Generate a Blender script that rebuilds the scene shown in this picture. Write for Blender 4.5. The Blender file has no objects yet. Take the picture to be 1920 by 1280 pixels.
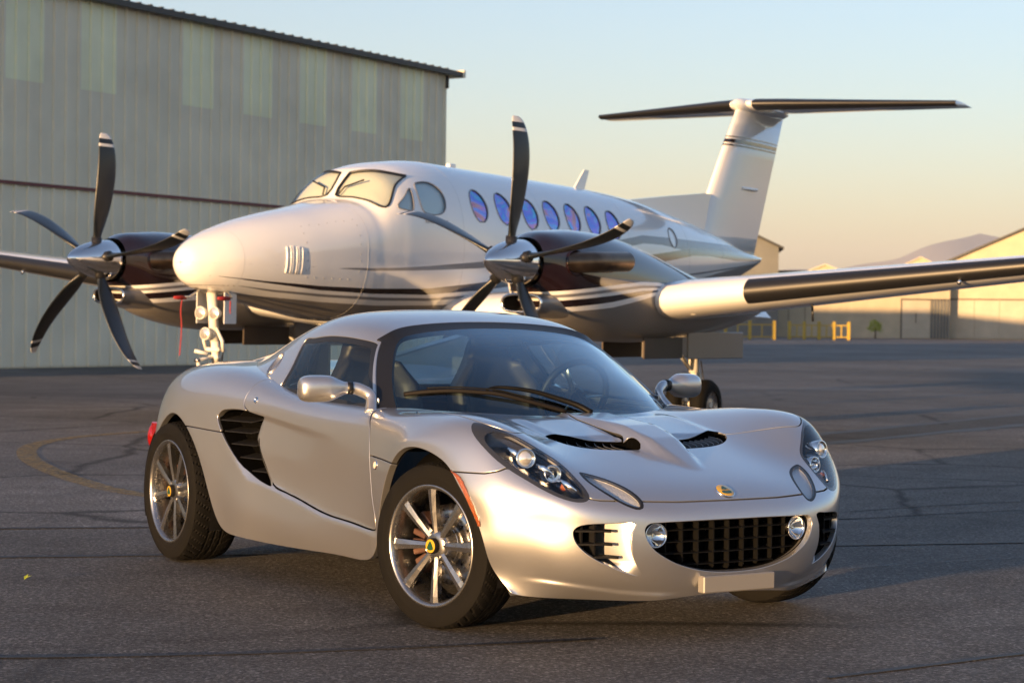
import bpy, math, random
import numpy as np
from mathutils import Matrix, Vector
random.seed(7); rng = np.random.default_rng(7)
SC = bpy.context.scene
COL = SC.collection
# ------------------------------------------------------------------ camera
def look_matrix(loc, pitch, roll):
    f = Vector((0, math.cos(pitch), -math.sin(pitch))); u0 = Vector((0, math.sin(pitch), math.cos(pitch))); r0 = Vector((1, 0, 0))
    u = u0*math.cos(roll) - r0*math.sin(roll); r = r0*math.cos(roll) + u0*math.sin(roll)
    m = Matrix((( r.x, u.x, -f.x, loc[0]), (r.y, u.y, -f.y, loc[1]), (r.z, u.z, -f.z, loc[2]), (0, 0, 0, 1)))
    return m
cam_d = bpy.data.cameras.new('camera'); cam = bpy.data.objects.new('camera', cam_d); COL.objects.link(cam)
cam.matrix_world = look_matrix((0, 0, 1.0958), math.atan(34/3733), .0115)
cam_d.sensor_width = 36; cam_d.lens = 69.99; cam_d.clip_start = .1; cam_d.clip_end = 60000
cam_d.dof.use_dof = True; cam_d.dof.focus_distance = 7.3; cam_d.dof.aperture_fstop = 7.1
SC.camera = cam
# ------------------------------------------------------------------ sky, sun, exposure
SUN_EL = math.radians(3.3); SUN_AZ = math.radians(216.5)      # compass bearing of the sun, 0 = +Y, clockwise
w = bpy.data.worlds.new('World'); SC.world = w; w.use_nodes = True
nt = w.node_tree; nt.nodes.clear()
sky = nt.nodes.new('ShaderNodeTexSky'); sky.sky_type = 'NISHITA'; sky.sun_disc = False
sky.sun_elevation = SUN_EL; sky.sun_rotation = SUN_AZ; sky.altitude = 100; sky.air_density = 1.0; sky.dust_density = 0.6; sky.ozone_density = 2.5
bg = nt.nodes.new('ShaderNodeBackground'); bg.inputs['Strength'].default_value = .15
out = nt.nodes.new('ShaderNodeOutputWorld'); hs = nt.nodes.new('ShaderNodeHueSaturation'); hs.inputs['Saturation'].default_value = .93; nt.links.new(sky.outputs[0], hs.inputs['Color'])
tn = nt.nodes.new('ShaderNodeMix'); tn.data_type = 'RGBA'; tn.blend_type = 'MULTIPLY'; tn.inputs[0].default_value = 1; tn.inputs[7].default_value = (1.0, .98, 1.045, 1); nt.links.new(hs.outputs[0], tn.inputs[6])
nt.links.new(tn.outputs[2], bg.inputs[0]); nt.links.new(bg.outputs[0], out.inputs[0])
sun_d = bpy.data.lights.new('sun', 'SUN'); sun_d.energy = 4.7; sun_d.angle = math.radians(.6); sun_d.color = (1, .60, .27)
sun = bpy.data.objects.new('sun', sun_d); COL.objects.link(sun)
sd = Vector((math.sin(SUN_AZ)*math.cos(SUN_EL), math.cos(SUN_AZ)*math.cos(SUN_EL), math.sin(SUN_EL)))
sun.rotation_euler = sd.to_track_quat('Z', 'Y').to_euler()
SC.view_settings.view_transform = 'Standard'; SC.view_settings.look = 'None'; SC.view_settings.gamma = 1; SC.view_settings.exposure = 1.66
SC.render.engine = 'CYCLES'; SC.cycles.use_denoising = True; SC.cycles.max_bounces = 8; SC.cycles.transparent_max_bounces = 16
SC.cycles.caustics_reflective = False; SC.cycles.caustics_refractive = False
# ------------------------------------------------------------------ materials
def nodes(name):
    m = bpy.data.materials.new(name); m.use_nodes = True
    t = m.node_tree; return m, t, t.nodes['Principled BSDF']
def mat(name, col, rough=.5, metal=0, coat=0, bump=0, bscale=60, vary=0, vscale=3, spec=.5, emit=None, coat_rough=.03):
    m, t, p = nodes(name)
    p.inputs['Base Color'].default_value = (*col, 1); p.inputs['Roughness'].default_value = rough; p.inputs['Metallic'].default_value = metal
    p.inputs['Coat Weight'].default_value = coat; p.inputs['Coat Roughness'].default_value = coat_rough; p.inputs['Specular IOR Level'].default_value = spec
    tc = t.nodes.new('ShaderNodeTexCoord')
    if vary:
        n = t.nodes.new('ShaderNodeTexNoise'); n.inputs['Scale'].default_value = vscale; n.inputs['Detail'].default_value = 6
        t.links.new(tc.outputs['Object'], n.inputs['Vector'])
        r = t.nodes.new('ShaderNodeMapRange'); r.inputs['From Min'].default_value = .3; r.inputs['From Max'].default_value = .7
        r.inputs['To Min'].default_value = 1-vary; r.inputs['To Max'].default_value = 1+vary; t.links.new(n.outputs['Fac'], r.inputs['Value'])
        h = t.nodes.new('ShaderNodeHueSaturation'); h.inputs['Color'].default_value = (*col, 1); t.links.new(r.outputs[0], h.inputs['Value'])
        t.links.new(h.outputs[0], p.inputs['Base Color'])
        r2 = t.nodes.new('ShaderNodeMapRange'); r2.inputs['To Min'].default_value = max(.02, rough*(1-vary)); r2.inputs['To Max'].default_value = min(1, rough*(1+vary))
        t.links.new(n.outputs['Fac'], r2.inputs['Value']); t.links.new(r2.outputs[0], p.inputs['Roughness'])
    if bump:
        n = t.nodes.new('ShaderNodeTexNoise'); n.inputs['Scale'].default_value = bscale; n.inputs['Detail'].default_value = 4
        t.links.new(tc.outputs['Object'], n.inputs['Vector'])
        b = t.nodes.new('ShaderNodeBump'); b.inputs['Strength'].default_value = bump; b.inputs['Distance'].default_value = .01
        t.links.new(n.outputs['Fac'], b.inputs['Height']); t.links.new(b.outputs[0], p.inputs['Normal'])
    if emit: p.inputs['Emission Color'].default_value = (*emit[:3], 1); p.inputs['Emission Strength'].default_value = emit[3]
    return m
def glass(name, tint=(1, 1, 1), refl=1.0, rough=0.0, ior=1.45, film=None):
    """thin pane: clear transmission tinted by the glass, mirror reflection by Fresnel"""
    m = bpy.data.materials.new(name); m.use_nodes = True; t = m.node_tree; t.nodes.clear()
    o = t.nodes.new('ShaderNodeOutputMaterial'); mx = t.nodes.new('ShaderNodeMixShader'); tr = t.nodes.new('ShaderNodeBsdfTransparent'); gl = t.nodes.new('ShaderNodeBsdfGlossy')
    tr.inputs[0].default_value = (*tint, 1); gl.inputs['Roughness'].default_value = rough; gl.inputs['Color'].default_value = (*( film or (1, 1, 1)), 1)
    fr = t.nodes.new('ShaderNodeFresnel'); fr.inputs['IOR'].default_value = ior
    ge = t.nodes.new('ShaderNodeNewGeometry'); pw_ = t.nodes.new('ShaderNodeMath'); pw_.operation = 'POWER'; pw_.inputs[0].default_value = ior      # a thin pane reflects alike from both sides
    sg = t.nodes.new('ShaderNodeMath'); sg.operation = 'MULTIPLY_ADD'; sg.inputs[1].default_value = -2; sg.inputs[2].default_value = 1; t.links.new(ge.outputs['Backfacing'], sg.inputs[0]); t.links.new(sg.outputs[0], pw_.inputs[1]); t.links.new(pw_.outputs[0], fr.inputs['IOR'])
    mu = t.nodes.new('ShaderNodeMath'); mu.operation = 'MULTIPLY'; mu.inputs[1].default_value = refl; mu.use_clamp = True
    t.links.new(fr.outputs[0], mu.inputs[0]); t.links.new(mu.outputs[0], mx.inputs[0]); t.links.new(tr.outputs[0], mx.inputs[1]); t.links.new(gl.outputs[0], mx.inputs[2]); t.links.new(mx.outputs[0], o.inputs[0])
    return m
# ------------------------------------------------------------------ objects
def props(o, label=None, cat=None, group=None, kind=None):
    for k, v in (('label', label), ('category', cat), ('group', group), ('kind', kind)):
        if v: o[k] = v
    return o
def empty(name, label, cat, loc=(0, 0, 0), rz=0, group=None):
    o = bpy.data.objects.new(name, None); COL.objects.link(o); o.location = loc; o.rotation_euler = (0, 0, rz)
    o.empty_display_size = .2
    return props(o, label, cat, group)
def link(name, me, m, parent=None):
    o = bpy.data.objects.new(name, me); COL.objects.link(o)
    if m is not None and len(me.materials) == 0: me.materials.append(m)
    if parent is not None: o.parent = parent
    return o
def mesh(name, V, F, N=None, smooth=False, mats=None, mi=None):
    me = bpy.data.meshes.new(name); me.from_pydata([tuple(map(float, v)) for v in V], [], [tuple(map(int, f)) for f in F]); 
    if smooth or N is not None: me.shade_smooth()
    if N is not None: me.normals_split_custom_set_from_vertices([tuple(map(float, n)) for n in N])
    if mats:
        for q in mats: me.materials.append(q)
        if mi is not None: me.polygons.foreach_set('material_index', np.array(mi, dtype=np.int32))
    me.update(); return me
class MB:
    """collects shapes into one mesh"""
    def __init__(s): s.V = []; s.F = []; s.sm = []; s.mi = []
    def add(s, V, F, sm=False, mi=0):
        b = len(s.V); s.V += [tuple(map(float, v)) for v in V]; s.F += [tuple(int(i)+b for i in f) for f in F]; s.sm += [sm]*len(F); s.mi += [mi]*len(F); return s
    def box(s, lo, hi, M=None, bev=0, mi=0):
        (x0, y0, z0), (x1, y1, z1) = lo, hi
        if bev:
            b = min(bev, (x1-x0)/2.01, (y1-y0)/2.01, (z1-z0)/2.01)
            V = []
            for sx in (0, 1):
                for sy in (0, 1):
                    for sz in (0, 1):
                        X = (x0, x1)[sx]; Y = (y0, y1)[sy]; Z = (z0, z1)[sz]; ix = (1, -1)[sx]*b; iy = (1, -1)[sy]*b; iz = (1, -1)[sz]*b
                        V += [(X, Y+iy, Z+iz), (X+ix, Y, Z+iz), (X+ix, Y+iy, Z)]
            c = lambda sx, sy, sz, k: (sx*4+sy*2+sz)*3+k
            F = []
            for a in (0, 1):
                F.append([c(a, 0, 0, 0), c(a, 0, 1, 0), c(a, 1, 1, 0), c(a, 1, 0, 0)][::(1 if a == 0 else -1)])
                F.append([c(0, a, 0, 1), c(1, a, 0, 1), c(1, a, 1, 1), c(0, a, 1, 1)][::(1 if a == 0 else -1)])
                F.append([c(0, 0, a, 2), c(0, 1, a, 2), c(1, 1, a, 2), c(1, 0, a, 2)][::(1 if a == 0 else -1)])
            for a in (0, 1):
                for d in (0, 1):
                    F.append([c(0, a, d, 1), c(0, a, d, 2), c(1, a, d, 2), c(1, a, d, 1)][::(1 if a == d else -1)])
                    F.append([c(a, 0, d, 2), c(a, 0, d, 0), c(a, 1, d, 0), c(a, 1, d, 2)][::(1 if a == d else -1)])
                    F.append([c(a, d, 0, 0), c(a, d, 0, 1), c(a, d, 1, 1), c(a, d, 1, 0)][::(1 if a == d else -1)])
                    for e in (0, 1):
                        F.append([c(a, d, e, 0), c(a, d, e, 1), c(a, d, e, 2)][::(1 if (a+d+e) % 2 == 0 else -1)])
        else:
            V = [(x, y, z) for x in (x0, x1) for y in (y0, y1) for z in (z0, z1)]
            F = [(0, 1, 3, 2), (4, 6, 7, 5), (0, 4, 5, 1), (2, 3, 7, 6), (0, 2, 6, 4), (1, 5, 7, 3)]
        if M is not None: V = [tuple(M @ Vector(v)) for v in V]
        return s.add(V, F, mi=mi)
    def tube(s, pts, r, n=10, caps=True, sm=True, mi=0, up=None):
        pts = [Vector(p) for p in pts]; R = r if hasattr(r, '__len__') else [r]*len(pts)
        V = []; F = []; prev = None
        for i, p in enumerate(pts):
            d = (pts[min(i+1, len(pts)-1)]-pts[max(i-1, 0)]).normalized()
            if prev is None:
                a = Vector((0, 0, 1)) if abs(d.z) < .9 else Vector((1, 0, 0))
                e1 = d.cross(a).normalized()
            else:
                e1 = (prev-d*prev.dot(d)).normalized()
            prev = e1; e2 = d.cross(e1)
            rr = R[i] if hasattr(R[i], '__len__') else (R[i], R[i])
            for k in range(n):
                t = 2*math.pi*k/n; V.append(p+e1*(rr[0]*math.cos(t))+e2*(rr[1]*math.sin(t)))
        for i in range(len(pts)-1):
            for k in range(n): F.append((i*n+k, i*n+(k+1) % n, (i+1)*n+(k+1) % n, (i+1)*n+k))
        s.add(V, F, sm, mi)
        if caps:
            b = len(s.V)-len(V)
            s.F.append(tuple(b+k for k in range(n))[::-1]); s.sm.append(False); s.mi.append(mi)
            s.F.append(tuple(b+(len(pts)-1)*n+k for k in range(n))); s.sm.append(False); s.mi.append(mi)
        return s
    def lathe(s, prof, n=48, M=None, sm=True, mi=0, closed=False):
        """profile (r, a) about the local Y axis: a is the position along Y"""
        V = []; F = []; m = len(prof)
        for k in range(n):
            t = 2*math.pi*k/n
            for r, a in prof: V.append(Vector((r*math.cos(t), a, r*math.sin(t))))
        for k in range(n):
            for i in range(m-1 if not closed else m):
                F.append((k*m+i, k*m+(i+1) % m, ((k+1) % n)*m+(i+1) % m, ((k+1) % n)*m+i))
        if M is not None: V = [M @ v for v in V]
        return s.add(V, F, sm, mi)
    def poly(s, pts, thick, M=None, mi=0):
        """flat polygon in XY given a thickness in -Z..0"""
        n = len(pts); V = [Vector((x, y, 0)) for x, y in pts]+[Vector((x, y, -thick)) for x, y in pts]
        F = [tuple(range(n)), tuple(range(2*n-1, n-1, -1))]+[(i, i+n, (i+1) % n+n, (i+1) % n) for i in range(n)]
        if M is not None: V = [M @ v for v in V]
        return s.add(V, F, mi=mi)
    def mesh(s, name, mats=None):
        me = bpy.data.meshes.new(name); me.from_pydata(s.V, [], s.F)
        me.polygons.foreach_set('use_smooth', s.sm)
        if mats:
            for q in mats: me.materials.append(q)
            me.polygons.foreach_set('material_index', np.array(s.mi, dtype=np.int32))
        me.update(); return me
    def obj(s, name, m, parent=None, recalc=True):
        me = s.mesh(name, m if isinstance(m, (list, tuple)) else [m])
        if recalc:
            import bmesh
            b = bmesh.new(); b.from_mesh(me); bmesh.ops.recalc_face_normals(b, faces=b.faces); b.to_mesh(me); b.free()
        return link(name, me, None, parent)
def copy_tree(o, parent=None):
    c = o.copy(); COL.objects.link(c); c.parent = parent
    for ch in list(o.children): copy_tree(ch, c)
    return c
# ------------------------------------------------------------------ surface tools
def bs_basis(t): return np.array([(1-t)**3, 3*t**3-6*t**2+4, -3*t**3+3*t**2+3*t+1, t**3])/6
def bs_eval(P, n, axis):
    P = np.moveaxis(P, axis, 0); m = P.shape[0]-3; o = []
    for q in range(m):
        for k in range(n+(1 if q == m-1 else 0)): o.append(np.tensordot(bs_basis(k/n), P[q:q+4], 1))
    return np.moveaxis(np.array(o), 0, axis)
def bs_pad(P, axis, mir=False):
    P = np.moveaxis(P, axis, 0); g0 = P[1]*np.array([1, -1, 1]) if mir else 2*P[0]-P[1]
    return np.moveaxis(np.concatenate([g0[None], P, (2*P[-1]-P[-2])[None]]), 0, axis)
def surface(net, nu, nv, sym=True, iters=2):
    T = np.array(net, float); C = T.copy()
    for _ in range(iters): C = C+(T-bs_eval(bs_eval(bs_pad(bs_pad(C, 0), 1, sym), 1, 0), 1, 1))
    return bs_eval(bs_eval(bs_pad(bs_pad(C, 0), 1, sym), nu, 0), nv, 1)
def curve(pts, n=8, closed=False):
    """Catmull-Rom through points"""
    P = [np.array(p, float) for p in pts]; m = len(P); o = []
    for i in range(m if closed else m-1):
        g = (lambda k: P[k % m]) if closed else (lambda k: P[min(max(k, 0), m-1)])
        a, b, c, d = g(i-1), g(i), g(i+1), g(i+2)
        for k in range(n):
            t = k/n; o.append(.5*((2*b)+(-a+c)*t+(2*a-5*b+4*c-d)*t*t+(-a+3*b-3*c+d)*t**3))
    if not closed: o.append(P[-1])
    return np.array(o)
def sdf(poly, P):
    """signed distance of 2-d points P to a closed polygon, negative inside"""
    poly = np.asarray(poly, float); best = np.full(len(P), 1e9); ins = np.zeros(len(P), bool)
    for a, b in zip(poly, np.roll(poly, -1, 0)):
        ab = b-a; t = np.clip(((P-a)@ab)/(ab@ab+1e-15), 0, 1); d = np.hypot(*(P-a-t[:, None]*ab).T); best = np.minimum(best, d)
        c = (a[1] > P[:, 1]) != (b[1] > P[:, 1])
        with np.errstate(divide='ignore', invalid='ignore'): xi = (b[0]-a[0])*(P[:, 1]-a[1])/(b[1]-a[1])+a[0]
        ins ^= c & (P[:, 0] < xi)
    return np.where(ins, -best, best)
def ldist(line, P):
    best = np.full(len(P), 1e9)
    for a, b in zip(line[:-1], line[1:]):
        ab = b-a; t = np.clip(((P-a)@ab)/(ab@ab+1e-15), 0, 1); best = np.minimum(best, np.hypot(*(P-a-t[:, None]*ab).T))
    return best
def sstep(t): t = np.clip(t, 0, 1); return t*t*(3-2*t)
class Surf:
    """open surface mesh with its own normals; half of a symmetric thing at y<0"""
    def __init__(s, V, N, F): s.V = np.asarray(V, float).reshape(-1, 3); s.N = np.asarray(N, float).reshape(-1, 3); s.F = [tuple(f) for f in F]
    @staticmethod
    def grid(G, inside=None):
        a, b = G.shape[:2]; du = np.gradient(G, axis=0); dv = np.gradient(G, axis=1); n = np.cross(du, dv); n /= np.linalg.norm(n, axis=-1, keepdims=True)+1e-12
        c = np.array(inside if inside is not None else G.reshape(-1, 3).mean(0)); sg = np.sign(((G-c)*n).sum(-1).mean())
        I = np.arange(a*b).reshape(a, b)
        F = np.stack([I[:-1, :-1], I[1:, :-1], I[1:, 1:], I[:-1, 1:]], -1).reshape(-1, 4)
        if sg < 0: n = -n; F = F[:, ::-1]
        return Surf(G.reshape(-1, 3), n.reshape(-1, 3), F.tolist())
    def clip(s, val):
        """split by a value per vertex -> (val<0, val>=0)"""
        val = np.where(np.abs(val) < 1e-9, 1e-9, val); neg = val < 0
        nv = list(s.V); nn = list(s.N); cache = {}; A = []; B = []
        def cut(i, j):
            k = (min(i, j), max(i, j))
            if k not in cache:
                t = val[k[0]]/(val[k[0]]-val[k[1]]); cache[k] = len(nv); nv.append(s.V[k[0]]*(1-t)+s.V[k[1]]*t); q = s.N[k[0]]*(1-t)+s.N[k[1]]*t; nn.append(q/(np.linalg.norm(q)+1e-12))
            return cache[k]
        L = [len(f) for f in s.F]; cnt = np.add.reduceat(neg[np.fromiter((i for f in s.F for i in f), int)].astype(int), np.concatenate([[0], np.cumsum(L)[:-1]])) if s.F else []
        for f, c_, l_ in zip(s.F, cnt, L):
            if c_ == l_: A.append(f); continue
            if c_ == 0: B.append(f); continue
            pa = []; pb = []
            for i, j in zip(f, f[1:]+f[:1]):
                (pa if neg[i] else pb).append(i)
                if neg[i] != neg[j]: c = cut(i, j); pa.append(c); pb.append(c)
            if len(pa) > 2: A.append(tuple(pa))
            if len(pb) > 2: B.append(tuple(pb))
        return Surf(nv, nn, A).compact(), Surf(nv, nn, B).compact()
    def compact(s):
        u = np.unique(np.fromiter((i for f in s.F for i in f), int))
        if len(u) == 0: return Surf(np.zeros((0, 3)), np.zeros((0, 3)), [])
        m = np.full(len(s.V), -1); m[u] = np.arange(len(u)); m = m.tolist(); return Surf(s.V[u], s.N[u], [tuple([m[i] for i in f]) for f in s.F])
    def mirror(s): k = np.array([1, -1, 1]); return Surf(s.V*k, s.N*k, [f[::-1] for f in s.F])
    def both(s): return s+s.mirror()
    def __add__(s, o): b = len(s.V); return Surf(np.vstack([s.V, o.V]), np.vstack([s.N, o.N]), s.F+[tuple(i+b for i in f) for f in o.F])
    def offset(s, d): return Surf(s.V+s.N*(d if np.isscalar(d) else d[:, None]), s.N, s.F)
    def flip(s): return Surf(s.V, -s.N, [f[::-1] for f in s.F])
    def renormal(s):
        n = np.zeros_like(s.V)
        for l_ in set(len(f) for f in s.F):
            q = np.array([f for f in s.F if len(f) == l_]); p = s.V[q]; c = np.cross(p[:, 1]-p[:, 0], p[:, 2]-p[:, 0])
            if l_ > 3: c = c+np.cross(p[:, 2]-p[:, 0], p[:, 3]-p[:, 0])
            for k in range(l_): np.add.at(n, q[:, k], c)
        # keep centre-plane normals symmetric
        m = np.abs(s.V[:, 1]) < 1e-6; n[m, 1] = 0
        l = np.linalg.norm(n, axis=1, keepdims=True); ok = l[:, 0] > 1e-14; N = s.N.copy(); N[ok] = n[ok]/l[ok]; return Surf(s.V, N, s.F)
    def border(s):
        e = {}
        for f in s.F:
            for i, j in zip(f, f[1:]+f[:1]):
                if (j, i) in e: del e[(j, i)]
                else: e[(i, j)] = 1
        return [(i, j) for i, j in e if not (abs(s.V[i][1]) < 1e-5 and abs(s.V[j][1]) < 1e-5)]
    def rim(s, t=.012, r=.0015, dirn=None):
        """thickness: a rounded edge and a flange turned inward along the border"""
        B = s.border(); outd = {}
        for i, j in B:
            d = s.V[j]-s.V[i]; o = np.cross(d, s.N[i]+s.N[j]); l = np.linalg.norm(o)
            if l < 1e-14: continue
            o /= l
            for k in (i, j): outd[k] = outd.get(k, 0)+o
        ids = {}; V = list(s.V); N = list(s.N); F = list(s.F)
        for k, o in outd.items():
            o = o/(np.linalg.norm(o)+1e-12); inn = -s.N[k] if dirn is None else np.array(dirn)
            a = len(V); V.append(s.V[k]+o*r*.7+inn*r*.3); N.append((s.N[k]+o)/np.sqrt(2)); V.append(s.V[k]+o*r+inn*r); N.append(o); V.append(s.V[k]+o*r+inn*t); N.append(o); ids[k] = a
        for i, j in B:
            if i in ids and j in ids:
                a, b = ids[i], ids[j]; F += [(j, i, a, b), (b, a, a+1, b+1), (b+1, a+1, a+2, b+2)]
        return Surf(V, N, F)
    def obj(s, name, m, parent=None): return link(name, mesh(name, s.V, s.F, s.N), m, parent)
def wall_between(surf, moved, flip=False):
    """side wall between the border of a patch and the same border of its displaced copy"""
    V = []; N = []; F = []
    for i, j in surf.border():
        a, b, c, d = surf.V[i], surf.V[j], moved.V[j], moved.V[i]
        n = np.cross(b-a, d-a); l = np.linalg.norm(n)
        if l < 1e-10: continue
        n = -n/l; k = len(V); V += [a, b, c, d]; N += [n]*4; F.append((k+3, k+2, k+1, k))
    return Surf(V, N, F) if V else Surf(np.zeros((0, 3)), np.zeros((0, 3)), [])
# ------------------------------------------------------------------ sports car: control nets (x forward of front axle, half width, height)
CAR_NET=[
[(.712,0,.172),(.695,.18,.163),(.645,.31,.152),(.57,.43,.152),(.485,.555,.155),(.455,.60,.157),(.43,.645,.16),(.415,.672,.163),(.407,.69,.167),(.40,.705,.172)],
[(.740,0,.235),(.73,.19,.232),(.70,.335,.226),(.64,.465,.226),(.56,.57,.232),(.50,.626,.238),(.446,.674,.241),(.407,.706,.243),(.378,.729,.245),(.35,.749,.247)],
[(.752,0,.325),(.744,.20,.325),(.712,.36,.322),(.65,.505,.322),(.568,.607,.325),(.505,.664,.327),(.447,.712,.328),(.407,.744,.328),(.378,.765,.327),(.350,.783,.325)],
[(.745,0,.41),(.737,.20,.41),(.705,.37,.412),(.635,.535,.416),(.553,.625,.424),(.482,.694,.426),(.425,.742,.424),(.382,.774,.42),(.355,.789,.415),(.330,.801,.406)],
[(.722,0,.472),(.712,.2,.473),(.685,.375,.474),(.608,.543,.494),(.528,.647,.514),(.465,.708,.52),(.41,.755,.517),(.358,.790,.508),(.318,.810,.499),(.284,.822,.489)],
[(.645,0,.532),(.63,.2,.535),(.592,.37,.538),(.52,.505,.565),(.443,.612,.612),(.386,.697,.632),(.333,.764,.622),(.287,.802,.588),(.257,.82,.57),(.228,.832,.55)],
[(.50,0,.585),(.48,.2,.588),(.44,.35,.595),(.375,.475,.630),(.317,.592,.697),(.272,.69,.727),(.235,.763,.717),(.204,.807,.672),(.185,.826,.637),(.168,.838,.606)],
[(.28,0,.645),(.265,.2,.647),(.235,.35,.655),(.19,.48,.694),(.145,.605,.746),(.117,.705,.764),(.095,.78,.742),(.075,.825,.70),(.06,.842,.672),(.048,.85,.645)],
[(.06,0,.695),(.045,.2,.695),(.02,.36,.702),(-.01,.49,.732),(-.035,.62,.763),(-.045,.715,.766),(-.055,.79,.736),(-.06,.835,.695),(-.063,.851,.672),(-.065,.858,.65)],
[(-.15,0,.732),(-.155,.2,.732),(-.17,.37,.736),(-.185,.51,.752),(-.195,.64,.762),(-.19,.73,.76),(-.185,.795,.725),(-.175,.834,.672),(-.168,.848,.642),(-.16,.855,.618)],
[(-.30,0,.752),(-.305,.2,.752),(-.32,.38,.755),(-.335,.53,.754),(-.345,.66,.753),(-.335,.745,.748),(-.315,.797,.70),(-.285,.829,.61),(-.265,.841,.565),(-.248,.848,.535)],
[(-.45,0,.762),(-.455,.2,.762),(-.465,.39,.763),(-.48,.55,.765),(-.485,.675,.762),(-.472,.75,.738),(-.45,.795,.675),(-.405,.818,.53),(-.37,.828,.44),(-.335,.835,.37)],
[(-.62,0,.768),(-.62,.2,.768),(-.625,.39,.768),(-.63,.56,.768),(-.63,.685,.762),(-.615,.752,.735),(-.59,.790,.66),(-.53,.803,.47),(-.47,.812,.33),(-.405,.808,.215)],
[(-.85,0,.772),(-.85,.2,.772),(-.85,.39,.772),(-.85,.57,.772),(-.845,.69,.767),(-.835,.752,.735),(-.815,.786,.65),(-.775,.788,.45),(-.72,.803,.285),(-.66,.795,.195)],
[(-1.12,0,.777),(-1.12,.2,.777),(-1.12,.39,.777),(-1.12,.57,.777),(-1.115,.69,.775),(-1.11,.753,.745),(-1.10,.785,.655),(-1.075,.785,.44),(-1.04,.805,.27),(-1.0,.795,.182)],
[(-1.38,0,.79),(-1.38,.2,.79),(-1.38,.39,.79),(-1.38,.57,.795),(-1.38,.69,.80),(-1.38,.757,.772),(-1.375,.79,.68),(-1.37,.795,.46),(-1.355,.815,.285),(-1.34,.803,.175)],
[(-1.58,0,.82),(-1.58,.2,.82),(-1.58,.39,.825),(-1.58,.57,.835),(-1.58,.69,.838),(-1.58,.765,.80),(-1.58,.805,.705),(-1.58,.82,.50),(-1.58,.84,.31),(-1.575,.832,.182)],
[(-1.76,0,.83),(-1.76,.2,.83),(-1.76,.39,.862),(-1.76,.57,.866),(-1.76,.69,.866),(-1.76,.775,.822),(-1.76,.822,.725),(-1.75,.84,.54),(-1.745,.852,.36),(-1.735,.85,.205)],
[(-1.90,0,.845),(-1.90,.2,.845),(-1.90,.39,.886),(-1.905,.57,.887),(-1.905,.70,.88),(-1.905,.785,.834),(-1.90,.833,.74),(-1.885,.852,.60),(-1.865,.86,.46),(-1.84,.862,.33)],
[(-2.03,0,.855),(-2.03,.2,.857),(-2.035,.39,.90),(-2.04,.57,.897),(-2.045,.70,.887),(-2.045,.79,.84),(-2.04,.84,.755),(-2.025,.858,.665),(-2.005,.865,.59),(-1.985,.867,.535)],
[(-2.18,0,.865),(-2.18,.2,.868),(-2.185,.39,.908),(-2.19,.57,.902),(-2.195,.70,.888),(-2.2,.79,.84),(-2.2,.84,.765),(-2.2,.86,.71),(-2.2,.866,.69),(-2.2,.868,.672)],
[(-2.36,0,.88),(-2.36,.2,.882),(-2.37,.39,.909),(-2.375,.57,.90),(-2.375,.69,.88),(-2.375,.78,.83),(-2.37,.832,.755),(-2.365,.854,.695),(-2.36,.862,.668),(-2.352,.866,.642)],
[(-2.57,0,.908),(-2.57,.2,.908),(-2.575,.38,.904),(-2.575,.55,.89),(-2.565,.67,.86),(-2.55,.755,.80),(-2.53,.81,.71),(-2.51,.838,.63),(-2.495,.85,.59),(-2.48,.857,.55)],
[(-2.77,0,.90),(-2.77,.2,.90),(-2.765,.36,.893),(-2.75,.52,.87),(-2.72,.63,.82),(-2.69,.71,.74),(-2.645,.77,.62),(-2.605,.806,.53),(-2.585,.82,.475),(-2.565,.835,.42)],
[(-2.95,0,.885),(-2.945,.2,.883),(-2.925,.34,.87),(-2.89,.49,.83),(-2.835,.60,.76),(-2.78,.68,.66),(-2.715,.74,.53),(-2.66,.785,.43),(-2.63,.805,.38),(-2.60,.82,.34)],
[(-2.99,0,.80),(-2.985,.2,.79),(-2.965,.35,.77),(-2.93,.49,.72),(-2.875,.60,.64),(-2.82,.68,.55),(-2.755,.74,.44),(-2.69,.785,.35),(-2.655,.803,.30),(-2.62,.817,.265)],
[(-2.98,0,.45),(-2.975,.2,.45),(-2.955,.35,.44),(-2.92,.49,.42),(-2.87,.60,.38),(-2.82,.68,.33),(-2.76,.74,.28),(-2.70,.785,.24),(-2.665,.80,.225),(-2.63,.812,.21)],
]

CAR_WS=[
[(-.19,0,.725),(-.21,.23,.725),(-.295,.43,.728),(-.42,.56,.73),(-.54,.64,.733),(-.60,.70,.735)],
[(-.38,0,.84),(-.39,.22,.838),(-.455,.41,.833),(-.55,.53,.827),(-.645,.61,.82),(-.70,.655,.82)],
[(-.57,0,.937),(-.58,.20,.935),(-.62,.37,.925),(-.68,.49,.912),(-.735,.566,.898),(-.79,.61,.898)],
[(-.76,0,1.02),(-.763,.18,1.017),(-.778,.33,1.007),(-.80,.435,.993),(-.826,.509,.975),(-.87,.555,.972)],
[(-.905,0,1.073),(-.903,.15,1.07),(-.898,.285,1.06),(-.895,.40,1.043),(-.878,.466,1.018),(-.91,.52,1.015)],
[(-.965,0,1.10),(-.962,.15,1.097),(-.955,.29,1.088),(-.945,.41,1.073),(-.93,.48,1.05),(-.94,.525,1.025)],
]
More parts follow.
